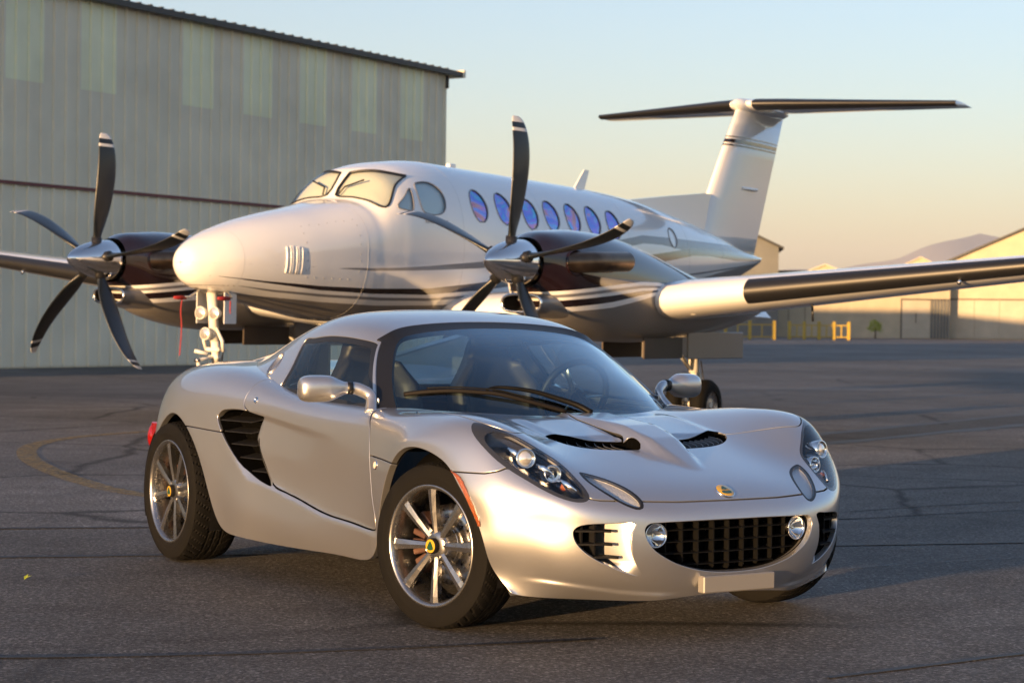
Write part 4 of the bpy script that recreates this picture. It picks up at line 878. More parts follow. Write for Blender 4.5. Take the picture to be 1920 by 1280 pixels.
WT = lambda Y: (np.interp(Y, [0, 2.6, 3.2, 8.7], [3.45, 3.52, 3.56, 4.05]), Y, np.interp(Y, [0, 1.0, 3.2, 8.7], [1.20, 1.20, 1.40, 1.95]), np.interp(Y, [0, 3.2, 8.7], [2.45, 2.15, 1.05]), np.interp(Y, [0, 3.2, 8.7], [.18, .17, .13]))
for sy in (-1, 1):
    st = []
    for Y in (0, .8, 1.6, 2.4, 3.2, 4.0, 5, 6, 7, 8, 8.7): X, _, Z, ch, th = WT(Y); st.append((X, sy*Y, Z, ch, th))
    wg = wing(st, plane, 'wing', WHITE)
    st2 = []
    for Y in (4.0, 5, 6, 7, 8, 8.6): X, _, Z, ch, th = WT(Y); st2.append((X, sy*Y, Z, ch, th))
    wing_strip(st2, 6, 6, .006, 'deice_boot', PBLACK, wg)
    X, _, Z, ch, th = WT(8.7)
    wing([(X+.05, sy*8.70, Z-.02, ch*.95, .07), (X+.25, sy*8.78, Z+.22, ch*.72, .07), (X+.45, sy*8.86, Z+.50, ch*.52, .07), (X+.62, sy*8.92, Z+.78, ch*.36, .07)], plane, 'winglet', WHITE, vertical=True)
    for Y, nm in ((7.6, 'landing_light'), (6.1, 'stall_vane')):
        X, _, Z, ch, th = WT(Y); MB().tube([A3(X+.06, sy*Y, Z-.06), A3(X+.02, sy*Y, Z-.11)], .02, 8).obj(nm, CHROME, wg)
    MB().tube([A3(4.6, sy*4.3, 1.35), A3(4.62, sy*4.3, 1.20)], .012, 6).obj('fuel_vent', PBLACK, wg)
    # ---- engine nacelle
    y0 = sy*2.62
    N = [(1.80, 1.93, 1.46, .225, 1.70), (1.95, 1.985, 1.35, .30, 1.68), (2.15, 2.01, 1.16, .38, 1.62), (2.5, 2.03, 1.05, .43, 1.58), (3.0, 2.015, .97, .45, 1.55), (3.5, 1.95, .945, .455, 1.50), (4.1, 1.83, .95, .45, 1.42), (4.8, 1.68, .985, .42, 1.36), (5.5, 1.56, 1.05, .36, 1.33), (6.2, 1.47, 1.15, .26, 1.33), (6.9, 1.40, 1.29, .08, 1.345)]
    Cn = curve(N, 8); nv = 64; Gn = np.zeros((len(Cn), nv, 3))
    for i, (X, zt, zb, hw, zm) in enumerate(Cn):
        th = 2*np.pi*np.arange(nv)/(nv-1); c, s_ = np.cos(th), np.sin(th); e = .86
        Gn[i] = np.stack([np.full(nv, -X), y0+hw*np.sign(c)*np.abs(c)**e, zm+np.where(s_ > 0, zt-zm, zm-zb)*np.sign(s_)*np.abs(s_)**e], 1)
    ns = Surf.grid(Gn, (-3, y0, 1.5)).renormal()
    lo = lambda s, zs: s.V[:, 2]-np.interp(-s.V[:, 0], [1.5, 1.86, 2.25, 2.76, 3.27, 3.6, 3.85, 5, 7], zs)
    up, rest = ns.clip(-lo(ns, [1.385, 1.42, 1.46, 1.51, 1.553, 1.553, 1.535, 1.5, 1.4]))
    nc = up.obj('engine_nacelle', MAROON, plane)
    b1, rest = rest.clip(-lo(rest, [1.35, 1.385, 1.425, 1.475, 1.518, 1.52, 1.51, 1.49, 1.39])); b1.obj('white_stripe', WHITE, nc)
    b2, rest = rest.clip(-lo(rest, [1.32, 1.355, 1.395, 1.445, 1.49, 1.50, 1.495, 1.48, 1.385])); b2.obj('grey_stripe', PGREY, nc)
    b3, rest = rest.clip(-lo(rest, [1.295, 1.33, 1.365, 1.41, 1.462, 1.478, 1.478, 1.47, 1.38])); b3.obj('white_stripe', WHITE, nc)
    b4, rest = rest.clip(-lo(rest, [1.25, 1.265, 1.295, 1.345, 1.42, 1.462, 1.475, 1.468, 1.378])); b4.obj('maroon_stripe', MAROON, nc)
    b5, rest = rest.clip(-lo(rest, [1.21, 1.225, 1.25, 1.29, 1.37, 1.43, 1.455, 1.46, 1.376])); b5.obj('white_stripe', WHITE, nc)
    rest.obj('nacelle_belly', BELLY, nc)
    # intake under the spinner
    rg = [(math.copysign(abs(math.cos(t))**.55, math.cos(t))*.215, math.copysign(abs(math.sin(t))**.8, math.sin(t))*.082) for t in np.linspace(0, 2*np.pi, 49)]
    Pi = [A3(1.78, y0+a, 1.315+b) for a, b in rg]; MB().tube(Pi, .014, 8, caps=False).obj('intake_lip', SPIN, nc)
    b = MB(); n = len(rg); V = [A3(1.78, y0+a, 1.315+c) for a, c in rg]+[A3(2.25, y0+a*1.35, 1.31+c*1.9) for a, c in rg]; b.add(V, [(i, i+1, i+1+n, i+n) for i in range(n-1)], True); b.obj('intake_duct', BELLY, nc)
    V = [A3(1.80, y0+a*.97, 1.315+c*.97) for a, c in rg[:-1]]+[A3(2.05, y0+a*.9, 1.315+c*.9) for a, c in rg[:-1]]; n -= 1
    MB().add(V, [(i, (i+1) % n, (i+1) % n+n, i+n) for i in range(n)]+[tuple(n+i for i in range(n))], True).obj('intake_throat', DARK, nc)
    for so in (-1, 1):
        ex = curve([A3(2.10, y0+so*.30, 1.70), A3(2.22, y0+so*.44, 1.71), A3(2.38, y0+so*.50, 1.72), A3(2.82, y0+so*.53, 1.735)], 6); k = len(ex)
        b = MB().tube(ex, np.interp(np.linspace(0, 1, k), [0, .3, 1], [.10, .098, .095]), 20, caps=False); b.tube(ex[::-1], .088, 20, caps=False); b.obj('exhaust_stack', EXH, nc)
        MB().lathe([(.11, -.01), (.13, .0), (.12, .02)], 24, oriented(A3(2.14, y0+so*.36, 1.70), (0.25, so, 0.05))).obj('exhaust_fairing', MAROON, nc)
    # gear bay doors
    for so in (-1, 1):
        MB().box((-5.92, y0+so*.27-.012, .775), (-4.62, y0+so*.27+.012, 1.06), bev=.008).obj('gear_door', BELLY, nc)
    for so in (-1, 1): MB().box((-4.55, y0+so*.24-.010, .785), (-3.72, y0+so*.24+.010, 1.0), bev=.006).obj('forward_gear_door', WELLD, nc)
    MB().tube([A3(4.7, y0, 1.0), A3(5.2, y0, .66)], .022, 8).obj('drag_brace', GEARW, nc)
    # ---- spinner and propeller
    pr = bpy.data.objects.new('propeller', None); COL.objects.link(pr); pr.parent = plane; pr.location = A3(1.52, y0, 1.695); pr.empty_display_size = .2
    sp = [(.0001, .36), (.03, .345), (.07, .30), (.115, .22), (.155, .12), (.185, .02), (.205, -.10), (.213, -.20), (.213, -.27), (.19, -.28), (.0001, -.28)]
    M = Matrix.Rotation(math.radians(-90), 4, 'Z')
    MB().lathe([(r, a) for r, a in sp], 64, M).obj('spinner', SPIN, pr)
    for k in range(5):
        ang = math.radians((6 if sy > 0 else 9)+72*k); bl = []
        S = [(.16, .045, .045, 0), (.26, .06, .03, 0), (.40, .10, .020, .01), (.60, .122, .015, .02), (.85, .125, .011, .02), (1.05, .115, .009, .0), (1.20, .098, .007, -.035), (1.30, .07, .005, -.075), (1.335, .035, .004, -.10)]
        cs = curve([(r, c, h, sw) for r, c, h, sw in S], 4); V = []; n = 12
        for r, c, h, sw in cs:
            tw = math.radians(np.interp(r, [.2, 1.3], [8, -14]))
            for q in range(n):
                t = 2*math.pi*q/n; a, bq = c*math.cos(t), h*math.sin(t)
                xx, yy = a*math.cos(tw)-bq*math.sin(tw), a*math.sin(tw)+bq*math.cos(tw)
                V.append((xx-.03, yy+sw*1.0, r))
        R = Matrix.Rotation(-ang, 4, 'X'); V = [tuple(R @ Vector(v)) for v in V]; m = len(cs)
        F = [(i*n+q, i*n+(q+1) % n, (i+1)*n+(q+1) % n, (i+1)*n+q) for i in range(m-1) for q in range(n)]
        mi = [1 if (1.17 < cs[i][0] < 1.205 or 1.265 < cs[i][0]) else 0 for i in range(m-1) for q in range(n)]
        b = MB().add(V, F, True); b.mi = mi; b.F.append(tuple((m-1)*n+q for q in range(n))); b.sm.append(False); b.mi.append(1); b.F.append(tuple(range(n))); b.sm.append(False); b.mi.append(0)
        b.obj('blade', [BLADE, BWHITE], pr)
        V = [R @ Vector((-.03+.055*math.cos(t), .055*math.sin(t), r)) for r in (.14, .235) for t in np.linspace(0, 2*math.pi, 17)[:-1]]
        MB().add(V, [(i, (i+1) % 16, (i+1) % 16+16, i+16) for i in range(16)]+[tuple(range(16, 32))], True).obj('blade_cuff', PBLACK, pr)
    # ---- main gear
    gx, gy = 5.30, y0
    lg = MB().tube([A3(gx-.05, gy, 1.1), A3(gx, gy, .62)], .055, 14).tube([A3(gx, gy, .66), A3(gx, gy, .30)], .036, 12).obj('main_gear_leg', GEARW, plane)
    MB().tube([A3(gx+.05, gy, .72), A3(gx+.16, gy, .52), A3(gx+.05, gy, .34)], .018, 8).obj('torque_link', GEARW, lg); MB().tube([A3(gx, gy-.22, .275), A3(gx, gy+.22, .275)], .03, 10).obj('axle', GEARW, lg)
    MB().tube([A3(gx+.04, gy+.06, .75), A3(gx+.07, gy+.09, .5), A3(gx+.05, gy+.07, .3)], .008, 6).obj('brake_hose', PBLACK, lg)
    for so in (-1, 1):
        M = Matrix.Translation(A3(gx, gy+so*.15, .275)) @ Matrix.Diagonal((1.122, 1, 1.122, 1))
        MB().lathe([(.13, -.085), (.17, -.088), (.215, -.075), (.24, -.04), (.245, 0), (.24, .04), (.215, .075), (.17, .088), (.13, .085)], 40, M).obj('main_tyre', RUBBER, lg)
        MB().lathe([(.13, -.07), (.10, -.05), (.05, -.06), (.0001, -.06)], 28, M).lathe([(.13, .07), (.10, .05), (.05, .06), (.0001, .06)], 28, M).obj('main_wheel_hub', ALLOY, lg)
# ---- tail
fin = wing([(10.30, 0, 2.05, 1.84, .09), (10.42, 0, 2.35, 1.85, .09), (10.60, 0, 2.85, 1.885, .09), (11.04, 0, 3.5, 1.73, .09), (11.50, 0, 4.15, 1.55, .09)], plane, 'tail_fin', WHITE, vertical=True)
dp = [(8.15, 2.62), (8.45, 2.70), (9.4, 2.80), (10.5, 2.905), (10.75, 2.905), (10.9, 2.3), (10.0, 2.35), (8.6, 2.55)]
MB().add([A3(X, y, Z) for y in (-.045, .045) for X, Z in dp], [tuple(range(8)), tuple(range(15, 7, -1))]+[(i, i+8, (i+1) % 8+8, (i+1) % 8) for i in range(8)]).obj('dorsal_fin', WHITE, plane)
for z0, z1, m in ((3.62, 3.64, MAROON), (3.665, 3.715, MAROON), (3.745, 3.757, MAROON)):
    st = [(np.interp(z, [2.85, 3.5, 4.15], [10.60, 11.04, 11.5])-.003, 0, z, np.interp(z, [2.85, 3.5, 4.15], [1.885, 1.73, 1.55])+.006, .094) for z in (z0, z1)]
    wing_strip(st, 38, 38, .004, 'fin_stripe', m, fin, vertical=True)
MB().tube([A3(13.15, 0, 2.4), A3(13.1, 0, 2.35)], .01, 6)
MB().box((-12.05, -.11, 3.02), (-11.55, .11, 3.06), bev=.015).obj('rudder_tab_fairing', WHITE, fin)
MB().lathe([(.0001, .82), (.05, .78), (.095, .62), (.115, .3), (.11, -.3), (.08, -.8), (.02, -1.0)], 24, Matrix.Translation(A3(12.2, 0, 4.22)) @ Matrix.Rotation(math.radians(-90), 4, 'Z')).obj('tail_bullet', WHITE, fin)
for sy in (-1, 1):
    st = [(11.58, sy*0, 4.24, 1.55, .11), (11.70, sy*.5, 4.24, 1.45, .11), (12.12, sy*1.7, 4.24, 1.10, .10), (12.50, sy*2.80, 4.24, .80, .09)]
    tp = wing(st, plane, 'tailplane', PGREY if False else WHITE); wing_strip([(11.62, sy*.17, 4.24, 1.51, .11)]+st[1:-1]+[(12.515, sy*2.84, 4.24, .79, .09)], 9, 9, .005, 'deice_boot', PBLACK, tp)
    wing([(9.2, sy*.42, 1.45, 2.2, .04), (9.8, sy*.75, 1.22, 1.4, .04)], plane, 'ventral_strake', WHITE)
MB().add([A3(7.05, -.012, 2.74), A3(7.3, -.012, 2.74), A3(7.42, -.008, 3.0), A3(7.30, -.008, 3.0), A3(7.05, .012, 2.74), A3(7.3, .012, 2.74), A3(7.42, .008, 3.0), A3(7.30, .008, 3.0)], [(0, 1, 2, 3), (7, 6, 5, 4), (0, 4, 5, 1), (1, 5, 6, 2), (2, 6, 7, 3), (3, 7, 4, 0)]).obj('antenna', WHITE, plane)
MB().box((-4.46, -.03, 2.79), (-4.33, .03, 2.86), bev=.01).obj('antenna', WHITE, plane)
# ---- nose gear
ng = MB().tube([A3(.44, 0, 1.36), A3(.47, 0, 1.10), A3(.50, 0, .90)], [.05, .045, .05], 14).tube([A3(.50, 0, .92), A3(.52, 0, .70)], .042, 14).obj('nose_gear_leg', GEARW, plane)
MB().tube([A3(.52, 0, .72), A3(.55, 0, .26)], .026, 14).obj('oleo_piston', STEEL, ng)
TLENS = mat('taxi_light_lens', (.80, .78, .72), .06, .7, coat=1)
for so, Y, Z, r in ((-1, -.085, 1.16, .058), (1, .085, 1.16, .058), (0, -.02, .965, .055)):
    M = oriented(A3(.38, Y, Z), (1, 0, .05)); tl = MB().lathe([(r*.6, -.07), (r, -.03), (r*1.08, -.004), (r*1.08, .006), (r*.95, .006)], 24, M).obj('taxi_light', GEARW, ng); MB().lathe([(r*.95, .003), (r*.6, .012), (.0001, .015)], 20, M).obj('lens', TLENS, tl)
    MB().tube([A3(.42, Y*.9, Z), A3(.47, 0, Z-.03)], .016, 8).obj('light_bracket', GEARW, ng)
for so in (-1, 1):
    MB().box((-.60, so*.17-.006, 1.06), (-.42, so*.17+.006, 1.36), bev=.005).obj('nose_gear_door', WHITE, plane)
    MB().tube([A3(.47, so*.04, 1.02), A3(.47, so*.115, .90), A3(.50, so*.105, .80)], [.014, .017, .015], 8).obj('steering_link', GEARW, ng)
    MB().tube([A3(.50, so*.055, 1.0), A3(.53, so*.085, .85), A3(.54, so*.05, .66)], .007, 6).obj('hydraulic_hose', PBLACK, ng)
    MB().tube([A3(.53, so*.05, .42), A3(.56, so*.095, .22)], [(.016, .026), (.016, .03)], 8).obj('wheel_fork', GEARW, ng)
MB().box((-.575, -.085, .795), (-.45, .085, .835), bev=.012).obj('steering_collar', GEARW, ng)
MB().box((-.56, -.06, .72), (-.465, .06, .765), bev=.012).obj('lower_collar', GEARW, ng)
MB().tube([A3(.46, -.01, .74), A3(.29, -.03, .715)], [(.034, .014), (.022, .014)], 8).obj('torque_link', GEARW, ng)
MB().tube([A3(.30, -.03, .72), A3(.31, -.02, .60), A3(.50, 0, .40)], [(.016, .02), (.02, .024), (.016, .03)], 8).obj('torque_link', GEARW, ng)
MB().tube([A3(.28, -.05, .715), A3(.28, .0, .715)], .018, 10).obj('link_pin', STEEL, ng)
MB().tube([A3(.36, -.13, .80), A3(.43, -.03, .775)], .018, 8).obj('shimmy_damper', GEARW, ng)
MB().lathe([(.11, -.075), (.16, -.078), (.20, -.06), (.22, 0), (.20, .06), (.16, .078), (.11, .075)], 36, Matrix.Translation(A3(.56, 0, .22))).obj('nose_tyre', RUBBER, ng)
MB().lathe([(.11, -.06), (.0001, -.05)], 24, Matrix.Translation(A3(.56, 0, .22))).lathe([(.11, .06), (.0001, .05)], 24, Matrix.Translation(A3(.56, 0, .22))).obj('nose_wheel_hub', ALLOY, ng)
# ---- pitot probes on the plane, red covers hang on them as things of their own
for so, lab in ((1, 'red fabric cover on the probe right of the nose gear'), (-1, 'red fabric cover with hanging ribbon on the probe left of the nose gear')):
    MB().tube([A3(.46, so*.17, 1.37), A3(.42, so*.26, 1.31), A3(.24, so*.27, 1.30)], .012, 8).obj('pitot_probe', CHROME, plane)
    cv = empty('probe_cover', lab, 'probe cover', group='red probe covers under the airplane nose'); cv.matrix_world = plane.matrix_world @ Matrix.Translation(A3(.33, so*.27, 1.30))
    MB().tube([(-.05, 0, 0), (.02, 0, 0), (.11, 0, 0)], [.018, .022, .014], 10).obj('sleeve', COVER, cv)
    rb = curve([(-.03, so*.03, -.02), (-.02, so*.035, -.12), (-.03, so*.03, -.30 if so < 0 else -.10), (-.02, so*.04, -.55 if so < 0 else -.14)], 6)
    V = []
    for p in rb: V += [(p[0], p[1]-.006, p[2]), (p[0], p[1]+.006, p[2]), (p[0]-.003, p[1]+.006, p[2]), (p[0]-.003, p[1]-.006, p[2])]
    MB().add(V, [(i*4+a, i*4+(a+1) % 4, i*4+4+(a+1) % 4, i*4+4+a) for i in range(len(rb)-1) for a in range(4)]).obj('ribbon', COVER, cv)
# ------------------------------------------------------------------ ground
def asphalt(name='apron_asphalt', k=1.0, lo=.46, hi=.56, csc=.30):
    m, t, p = nodes(name); L = t.links.new
    tc = t.nodes.new('ShaderNodeTexCoord')
    def noise(sc, det=6, rough=.6, dist=0):
        n = t.nodes.new('ShaderNodeTexNoise'); n.inputs['Scale'].default_value = sc; n.inputs['Detail'].default_value = det; n.inputs['Roughness'].default_value = rough; n.inputs['Distortion'].default_value = dist; L(tc.outputs['Object'], n.inputs['Vector']); return n
    def ramp(src, *st):
        r = t.nodes.new('ShaderNodeValToRGB'); e = r.color_ramp.elements; e[0].position, e[0].color = st[0]; e[1].position, e[1].color = st[-1]
        for s in st[1:-1]: q = e.new(s[0]); q.color = s[1]
        L(src, r.inputs[0]); return r
    g = lambda v: (v, v*.985, v*.97, 1)
    def mul(a, b, f=1):
        x = t.nodes.new('ShaderNodeMix'); x.data_type = 'RGBA'; x.blend_type = 'MULTIPLY'; x.inputs[0].default_value = f; L(a, x.inputs[6]); L(b, x.inputs[7]); return x.outputs[2]
    big = ramp(noise(.16, 5, .55, .4).outputs[0], (.34, g(.085*k)), (.50, g(.118*k)), (.66, g(.165*k)))
    mid = ramp(noise(1.7, 6, .65).outputs[0], (.3, g(.72)), (.7, g(1.2)))
    fine = ramp(noise(48, 5, .8).outputs[0], (.32, g(.40)), (.50, g(.92)), (.60, g(1.25)), (.70, g(2.0)))
    st = t.nodes.new('ShaderNodeTexVoronoi'); st.inputs['Scale'].default_value = 105; L(tc.outputs['Object'], st.inputs['Vector'])
    sx = t.nodes.new('ShaderNodeSeparateColor'); L(st.outputs['Color'], sx.inputs[0]); stone = ramp(sx.outputs[0], (.0, g(.55)), (.55, g(.9)), (.85, g(1.3)), (1.0, g(2.3)))
    v = t.nodes.new('ShaderNodeTexVoronoi'); v.feature = 'DISTANCE_TO_EDGE'; v.inputs['Scale'].default_value = csc
    wn = noise(.9, 5, .6); ad = t.nodes.new('ShaderNodeMix'); ad.data_type = 'VECTOR'; ad.inputs[0].default_value = .22; L(tc.outputs['Object'], ad.inputs[4]); L(wn.outputs['Color'], ad.inputs[5]); L(ad.outputs[1], v.inputs['Vector'])
    crk = ramp(v.outputs['Distance'], (0.0, g(.22)), (.007, g(.5)), (.016, g(1)))
    msk = noise(.22, 3, .5); mr = t.nodes.new('ShaderNodeMapRange'); mr.inputs['From Min'].default_value = lo; mr.inputs['From Max'].default_value = hi; L(msk.outputs[0], mr.inputs['Value'])
    x = t.nodes.new('ShaderNodeMix'); x.data_type = 'RGBA'; x.blend_type = 'MULTIPLY'; L(mr.outputs[0], x.inputs[0]); L(mul(mul(mul(big.outputs[0], mid.outputs[0]), fine.outputs[0]), stone.outputs[0]), x.inputs[6]); L(crk.outputs[0], x.inputs[7])
    L(x.outputs[2], p.inputs['Base Color'])
    rr = t.nodes.new('ShaderNodeMapRange'); rr.inputs['To Min'].default_value = .62; rr.inputs['To Max'].default_value = .92; L(noise(3, 4).outputs[0], rr.inputs['Value']); L(rr.outputs[0], p.inputs['Roughness'])
    b = t.nodes.new('ShaderNodeBump'); b.inputs['Strength'].default_value = 1; b.inputs['Distance'].default_value = .008; L(noise(60, 4, .75).outputs[0], b.inputs['Height']); L(b.outputs[0], p.inputs['Normal'])
    p.inputs['Specular IOR Level'].default_value = .35
    return m
ASPH = asphalt(); OLD = asphalt('old_asphalt', 1.3, .30, .42, .42); PATCH = asphalt('dark_asphalt_patch', .62)
xs = sorted(set([-14000, -3000, -800, -300, -120, -60]+list(range(-40, 61, 4))+[80, 120, 300, 800, 3000, 14000])); ys = sorted(set([-2000, -400, -120, -40]+list(range(-20, 81, 4))+[100, 150, 250, 400, 1000, 4000, 14000]))
apron = MB().add([(x, y, 0) for y in ys for x in xs], [(j*len(xs)+i, j*len(xs)+i+1, (j+1)*len(xs)+i+1, (j+1)*len(xs)+i) for j in range(len(ys)-1) for i in range(len(xs)-1)]).obj('apron', ASPH, recalc=False); props(apron, kind='structure')
def strip(pts, wd, z, name, m, jit=0):
    P = curve(pts, 10); V = []
    for i, p in enumerate(P):
        d = P[min(i+1, len(P)-1)]-P[max(i-1, 0)]; d /= np.hypot(*d)+1e-9; n_ = np.array([-d[1], d[0]]); a = wd*(1+jit*rng.uniform(-1, 1))/2; c = p+n_*jit*wd*.4*rng.uniform(-1, 1)
        V += [(*(c+n_*a), z), (*(c-n_*a), z)]
    o = MB().add(V, [(2*i, 2*i+1, 2*i+3, 2*i+2) for i in range(len(P)-1)]).obj(name, m, apron, recalc=False); return o
TAR = mat('tar_seam', (.022, .021, .021), .6, bump=.4, bscale=60)
def faded(name, col, cov):
    m, t, p = nodes(name); p.inputs['Base Color'].default_value = (*col, 1); p.inputs['Roughness'].default_value = .85
    tc = t.nodes.new('ShaderNodeTexCoord'); n = t.nodes.new('ShaderNodeTexNoise'); n.inputs['Scale'].default_value = 14; n.inputs['Detail'].default_value = 8; n.inputs['Roughness'].default_value = .75; t.links.new(tc.outputs['Object'], n.inputs['Vector'])
    r = t.nodes.new('ShaderNodeMapRange'); r.inputs['From Min'].default_value = .5-cov*.3; r.inputs['From Max'].default_value = .75-cov*.3; t.links.new(n.outputs[0], r.inputs['Value']); t.links.new(r.outputs[0], p.inputs['Alpha']); return m
YLINE = faded('faded_yellow_line', (.33, .22, .09), .45); WLINE = faded('faded_white_line', (.22, .22, .21), .2)
# older and patched paving
def sheetpoly(pts, z, name, m): P = curve(pts, 5, True)+rng.normal(size=(len(pts)*5, 2))*.02; return MB().add([(*p, z) for p in P], [tuple(range(len(P)))]).obj(name, m, apron, recalc=False)
sheetpoly([(-14, 9.1), (-5, 10.05), (-2.5, 10.35), (-.5, 10.8), (2, 11.4), (5, 14), (7, 19), (3, 24), (-4, 27), (-16, 30), (-22, 18)], .002, 'old_paving', OLD)
sheetpoly([(1.5, 16.4), (3.0, 18.7), (5.76, 22.6), (9, 27), (9, 29.5), (6.2, 25), (3.3, 20.5), (1.5, 17.5)], .0035, 'paving_patch', PATCH)
sheetpoly([(-3, 3.0), (-1.2, 5.2), (0, 5.5), (2.5, 5.6), (4, 3)], .003, 'paving_patch', PATCH)
# painted line and seams
strip([(-.6, 12.0), (-1.6, 12.05), (-2.3, 12.4), (-3.0, 13.6), (-3.75, 15.5), (-4.1, 17.2), (-3.9, 18.6), (-3.2, 19.8), (-2.2, 20.8)], .16, .0055, 'taxi_line', YLINE)
for pts, wd in (([(-5, 10.05), (-2.5, 10.35), (-.5, 10.8), (2, 11.4)], .05), ([(-4.5, 8.65), (-2.2, 9.1), (0, 9.6), (3, 10.3)], .05), ([(-2.5, 6.3), (-1.0, 6.5), (.3, 6.9)], .03),
                ([(1.5, 17.5), (3.3, 20.5), (6.2, 25), (9, 29.5)], .16), ([(1.5, 16.4), (3.0, 18.7), (5.76, 22.6), (9, 27)], .22), ([(3, 50), (9, 49), (16, 50.5), (30, 54)], .45), ([(2, 34), (8.5, 34.5), (20, 38)], .12), ([(1, 6.2), (2.2, 7.0), (4, 8.0)], .03), ([(2.0, 11.8), (3.2, 12.6), (5, 13)], .03)):
    strip(pts, wd, .0045, 'tar_seam', TAR, .35)
strip([(1.5, 9.0), (2.4, 9.5), (3.4, 9.85), (6, 10.9)], .03, .0055, 'worn_line', WLINE)
# ------------------------------------------------------------------ metal hangar on the left
HW = np.array([-10.947, 42.588]); HDIR = np.array([math.sin(math.radians(30.9)), math.cos(math.radians(30.9))]); 
def metal(name, col, rough=.5):
    m = mat(name, col, rough, .0, vary=.10, vscale=.7, spec=.4); return m
SHEET = metal('beige_wall_sheet', (.76, .72, .57)); FIBRE = metal('translucent_panel', (.84, .86, .62), .35); REDT = mat('red_trim', (.13, .018, .022), .5); ROOFM = mat('dark_roof_sheet', (.03, .033, .035), .5)
hangar = empty('hangar', 'large beige corrugated metal hangar with red band and translucent wall panels', 'hangar', (HW[0], HW[1], 0), math.radians(90-30.9))
# local: x along the wall to the far end, y to the back (-y faces the apron)
PITCH = .385
def sheet(x0, nrib, z0, z1, name, m, y=0):
    V = []; prof = []
    for k in range(nrib):
        a = x0+k*PITCH; prof += [(a, 0), (a+.30, 0), (a+.318, -.05), (a+.367, -.05)]
    prof.append((x0+nrib*PITCH, 0))
    n = len(prof); V = [(a, y+b, z) for z in (z0, z1) for a, b in prof]+[(a, y+b+.006, z) for z in (z0, z1) for a, b in prof]
    F = [(i, i+1, n+i+1, n+i) for i in range(n-1)]+[(2*n+n+i, 2*n+n+i+1, 2*n+i+1, 2*n+i) for i in range(n-1)]+[(i+1, i, 2*n+i, 2*n+i+1) for i in range(n-1)]
    return MB().add(V, F).obj(name, m, hangar, recalc=False)
ribs = {}
L0 = -18.48
spans = [(.5, 1.74), (2.79, 4.0), (6.2, 7.4), (8.45, 9.66), (10.70, 11.94), (12.97, 14.2), (15.22, 16.48)]
nx = int(round((17.36-L0)/PITCH/3))
far = L0+nx*3*PITCH
shift = 17.36-far
low_first = None
for k in range(nx):
    xa = L0+shift+k*3*PITCH; sheet(xa, 3, .03, 4.0, 'wall_sheet', SHEET); sheet(xa, 3, 4.0, 6.22, 'wall_sheet', SHEET, y=-.004)
    c = xa+1.5*PITCH
    tl = any(abs((a+b)/2-c) < .58 for a, b in spans)
    sheet(xa, 3, 6.22, 8.28, 'translucent_panel' if tl else 'wall_sheet', FIBRE if tl else SHEET, y=-.008 if tl else -.006)
MB().box((L0-30, -.075, 3.96), (17.36, -.042, 4.03)).obj('red_band', REDT, hangar)
MB().box((L0-30, .05, 0), (L0, .25, 8.3)).obj('far_wall', SHEET, hangar)
MB().box((L0-30, .02, 0), (17.33, .04, .12)).obj('sill_angle', SHEET, hangar)
MB().box((17.355, -.06, 0), (17.385, .12, 8.3)).obj('corner_trim', SHEET, hangar)
MB().box((17.36, .13, 0), (17.375, 24, 8.25)).obj('end_wall', SHEET, hangar)
MB().add([(L0-30, -.22, 8.30), (17.9, -.22, 8.30), (17.9, 12, 9.6), (L0-30, 12, 9.6), (L0-30, 24, 8.30), (17.9, 24, 8.30)]+[(a, b, c+.06) for a, b, c in [(L0-30, -.22, 8.30), (17.9, -.22, 8.30), (17.9, 12, 9.6), (L0-30, 12, 9.6), (L0-30, 24, 8.30), (17.9, 24, 8.30)]],
    [(0, 1, 2, 3), (3, 2, 5, 4), (9, 8, 7, 6), (10, 11, 8, 9), (0, 6, 7, 1), (4, 5, 11, 10), (1, 7, 8, 2), (2, 8, 11, 5), (0, 3, 9, 6), (3, 4, 10, 9)]).obj('roof', ROOFM, hangar)
hr = [o for o in hangar.children if o.name.startswith('roof')][0]
rb = MB().box((0, -.25, 8.33), (.07, .6, 8.395)).mesh('roof_rib', [ROOFM])
for k in range(93): o = link('roof_rib', rb, None, hr); o.location = (-18.3+k*PITCH, 0, 0)
MB().box((L0-30, -.26, 8.22), (17.95, -.215, 8.36)).obj('gutter', ROOFM, hangar)
MB().box((17.93, -.30, 8.20), (18.05, .5, 8.42), bev=.02).obj('gutter_end', SHEET, hangar)
MB().tube([(17.33, -.12, 8.2), (17.33, -.12, 7.9), (17.36, -.1, 7.85)], .05, 8).obj('downpipe', ROOFM, hangar)
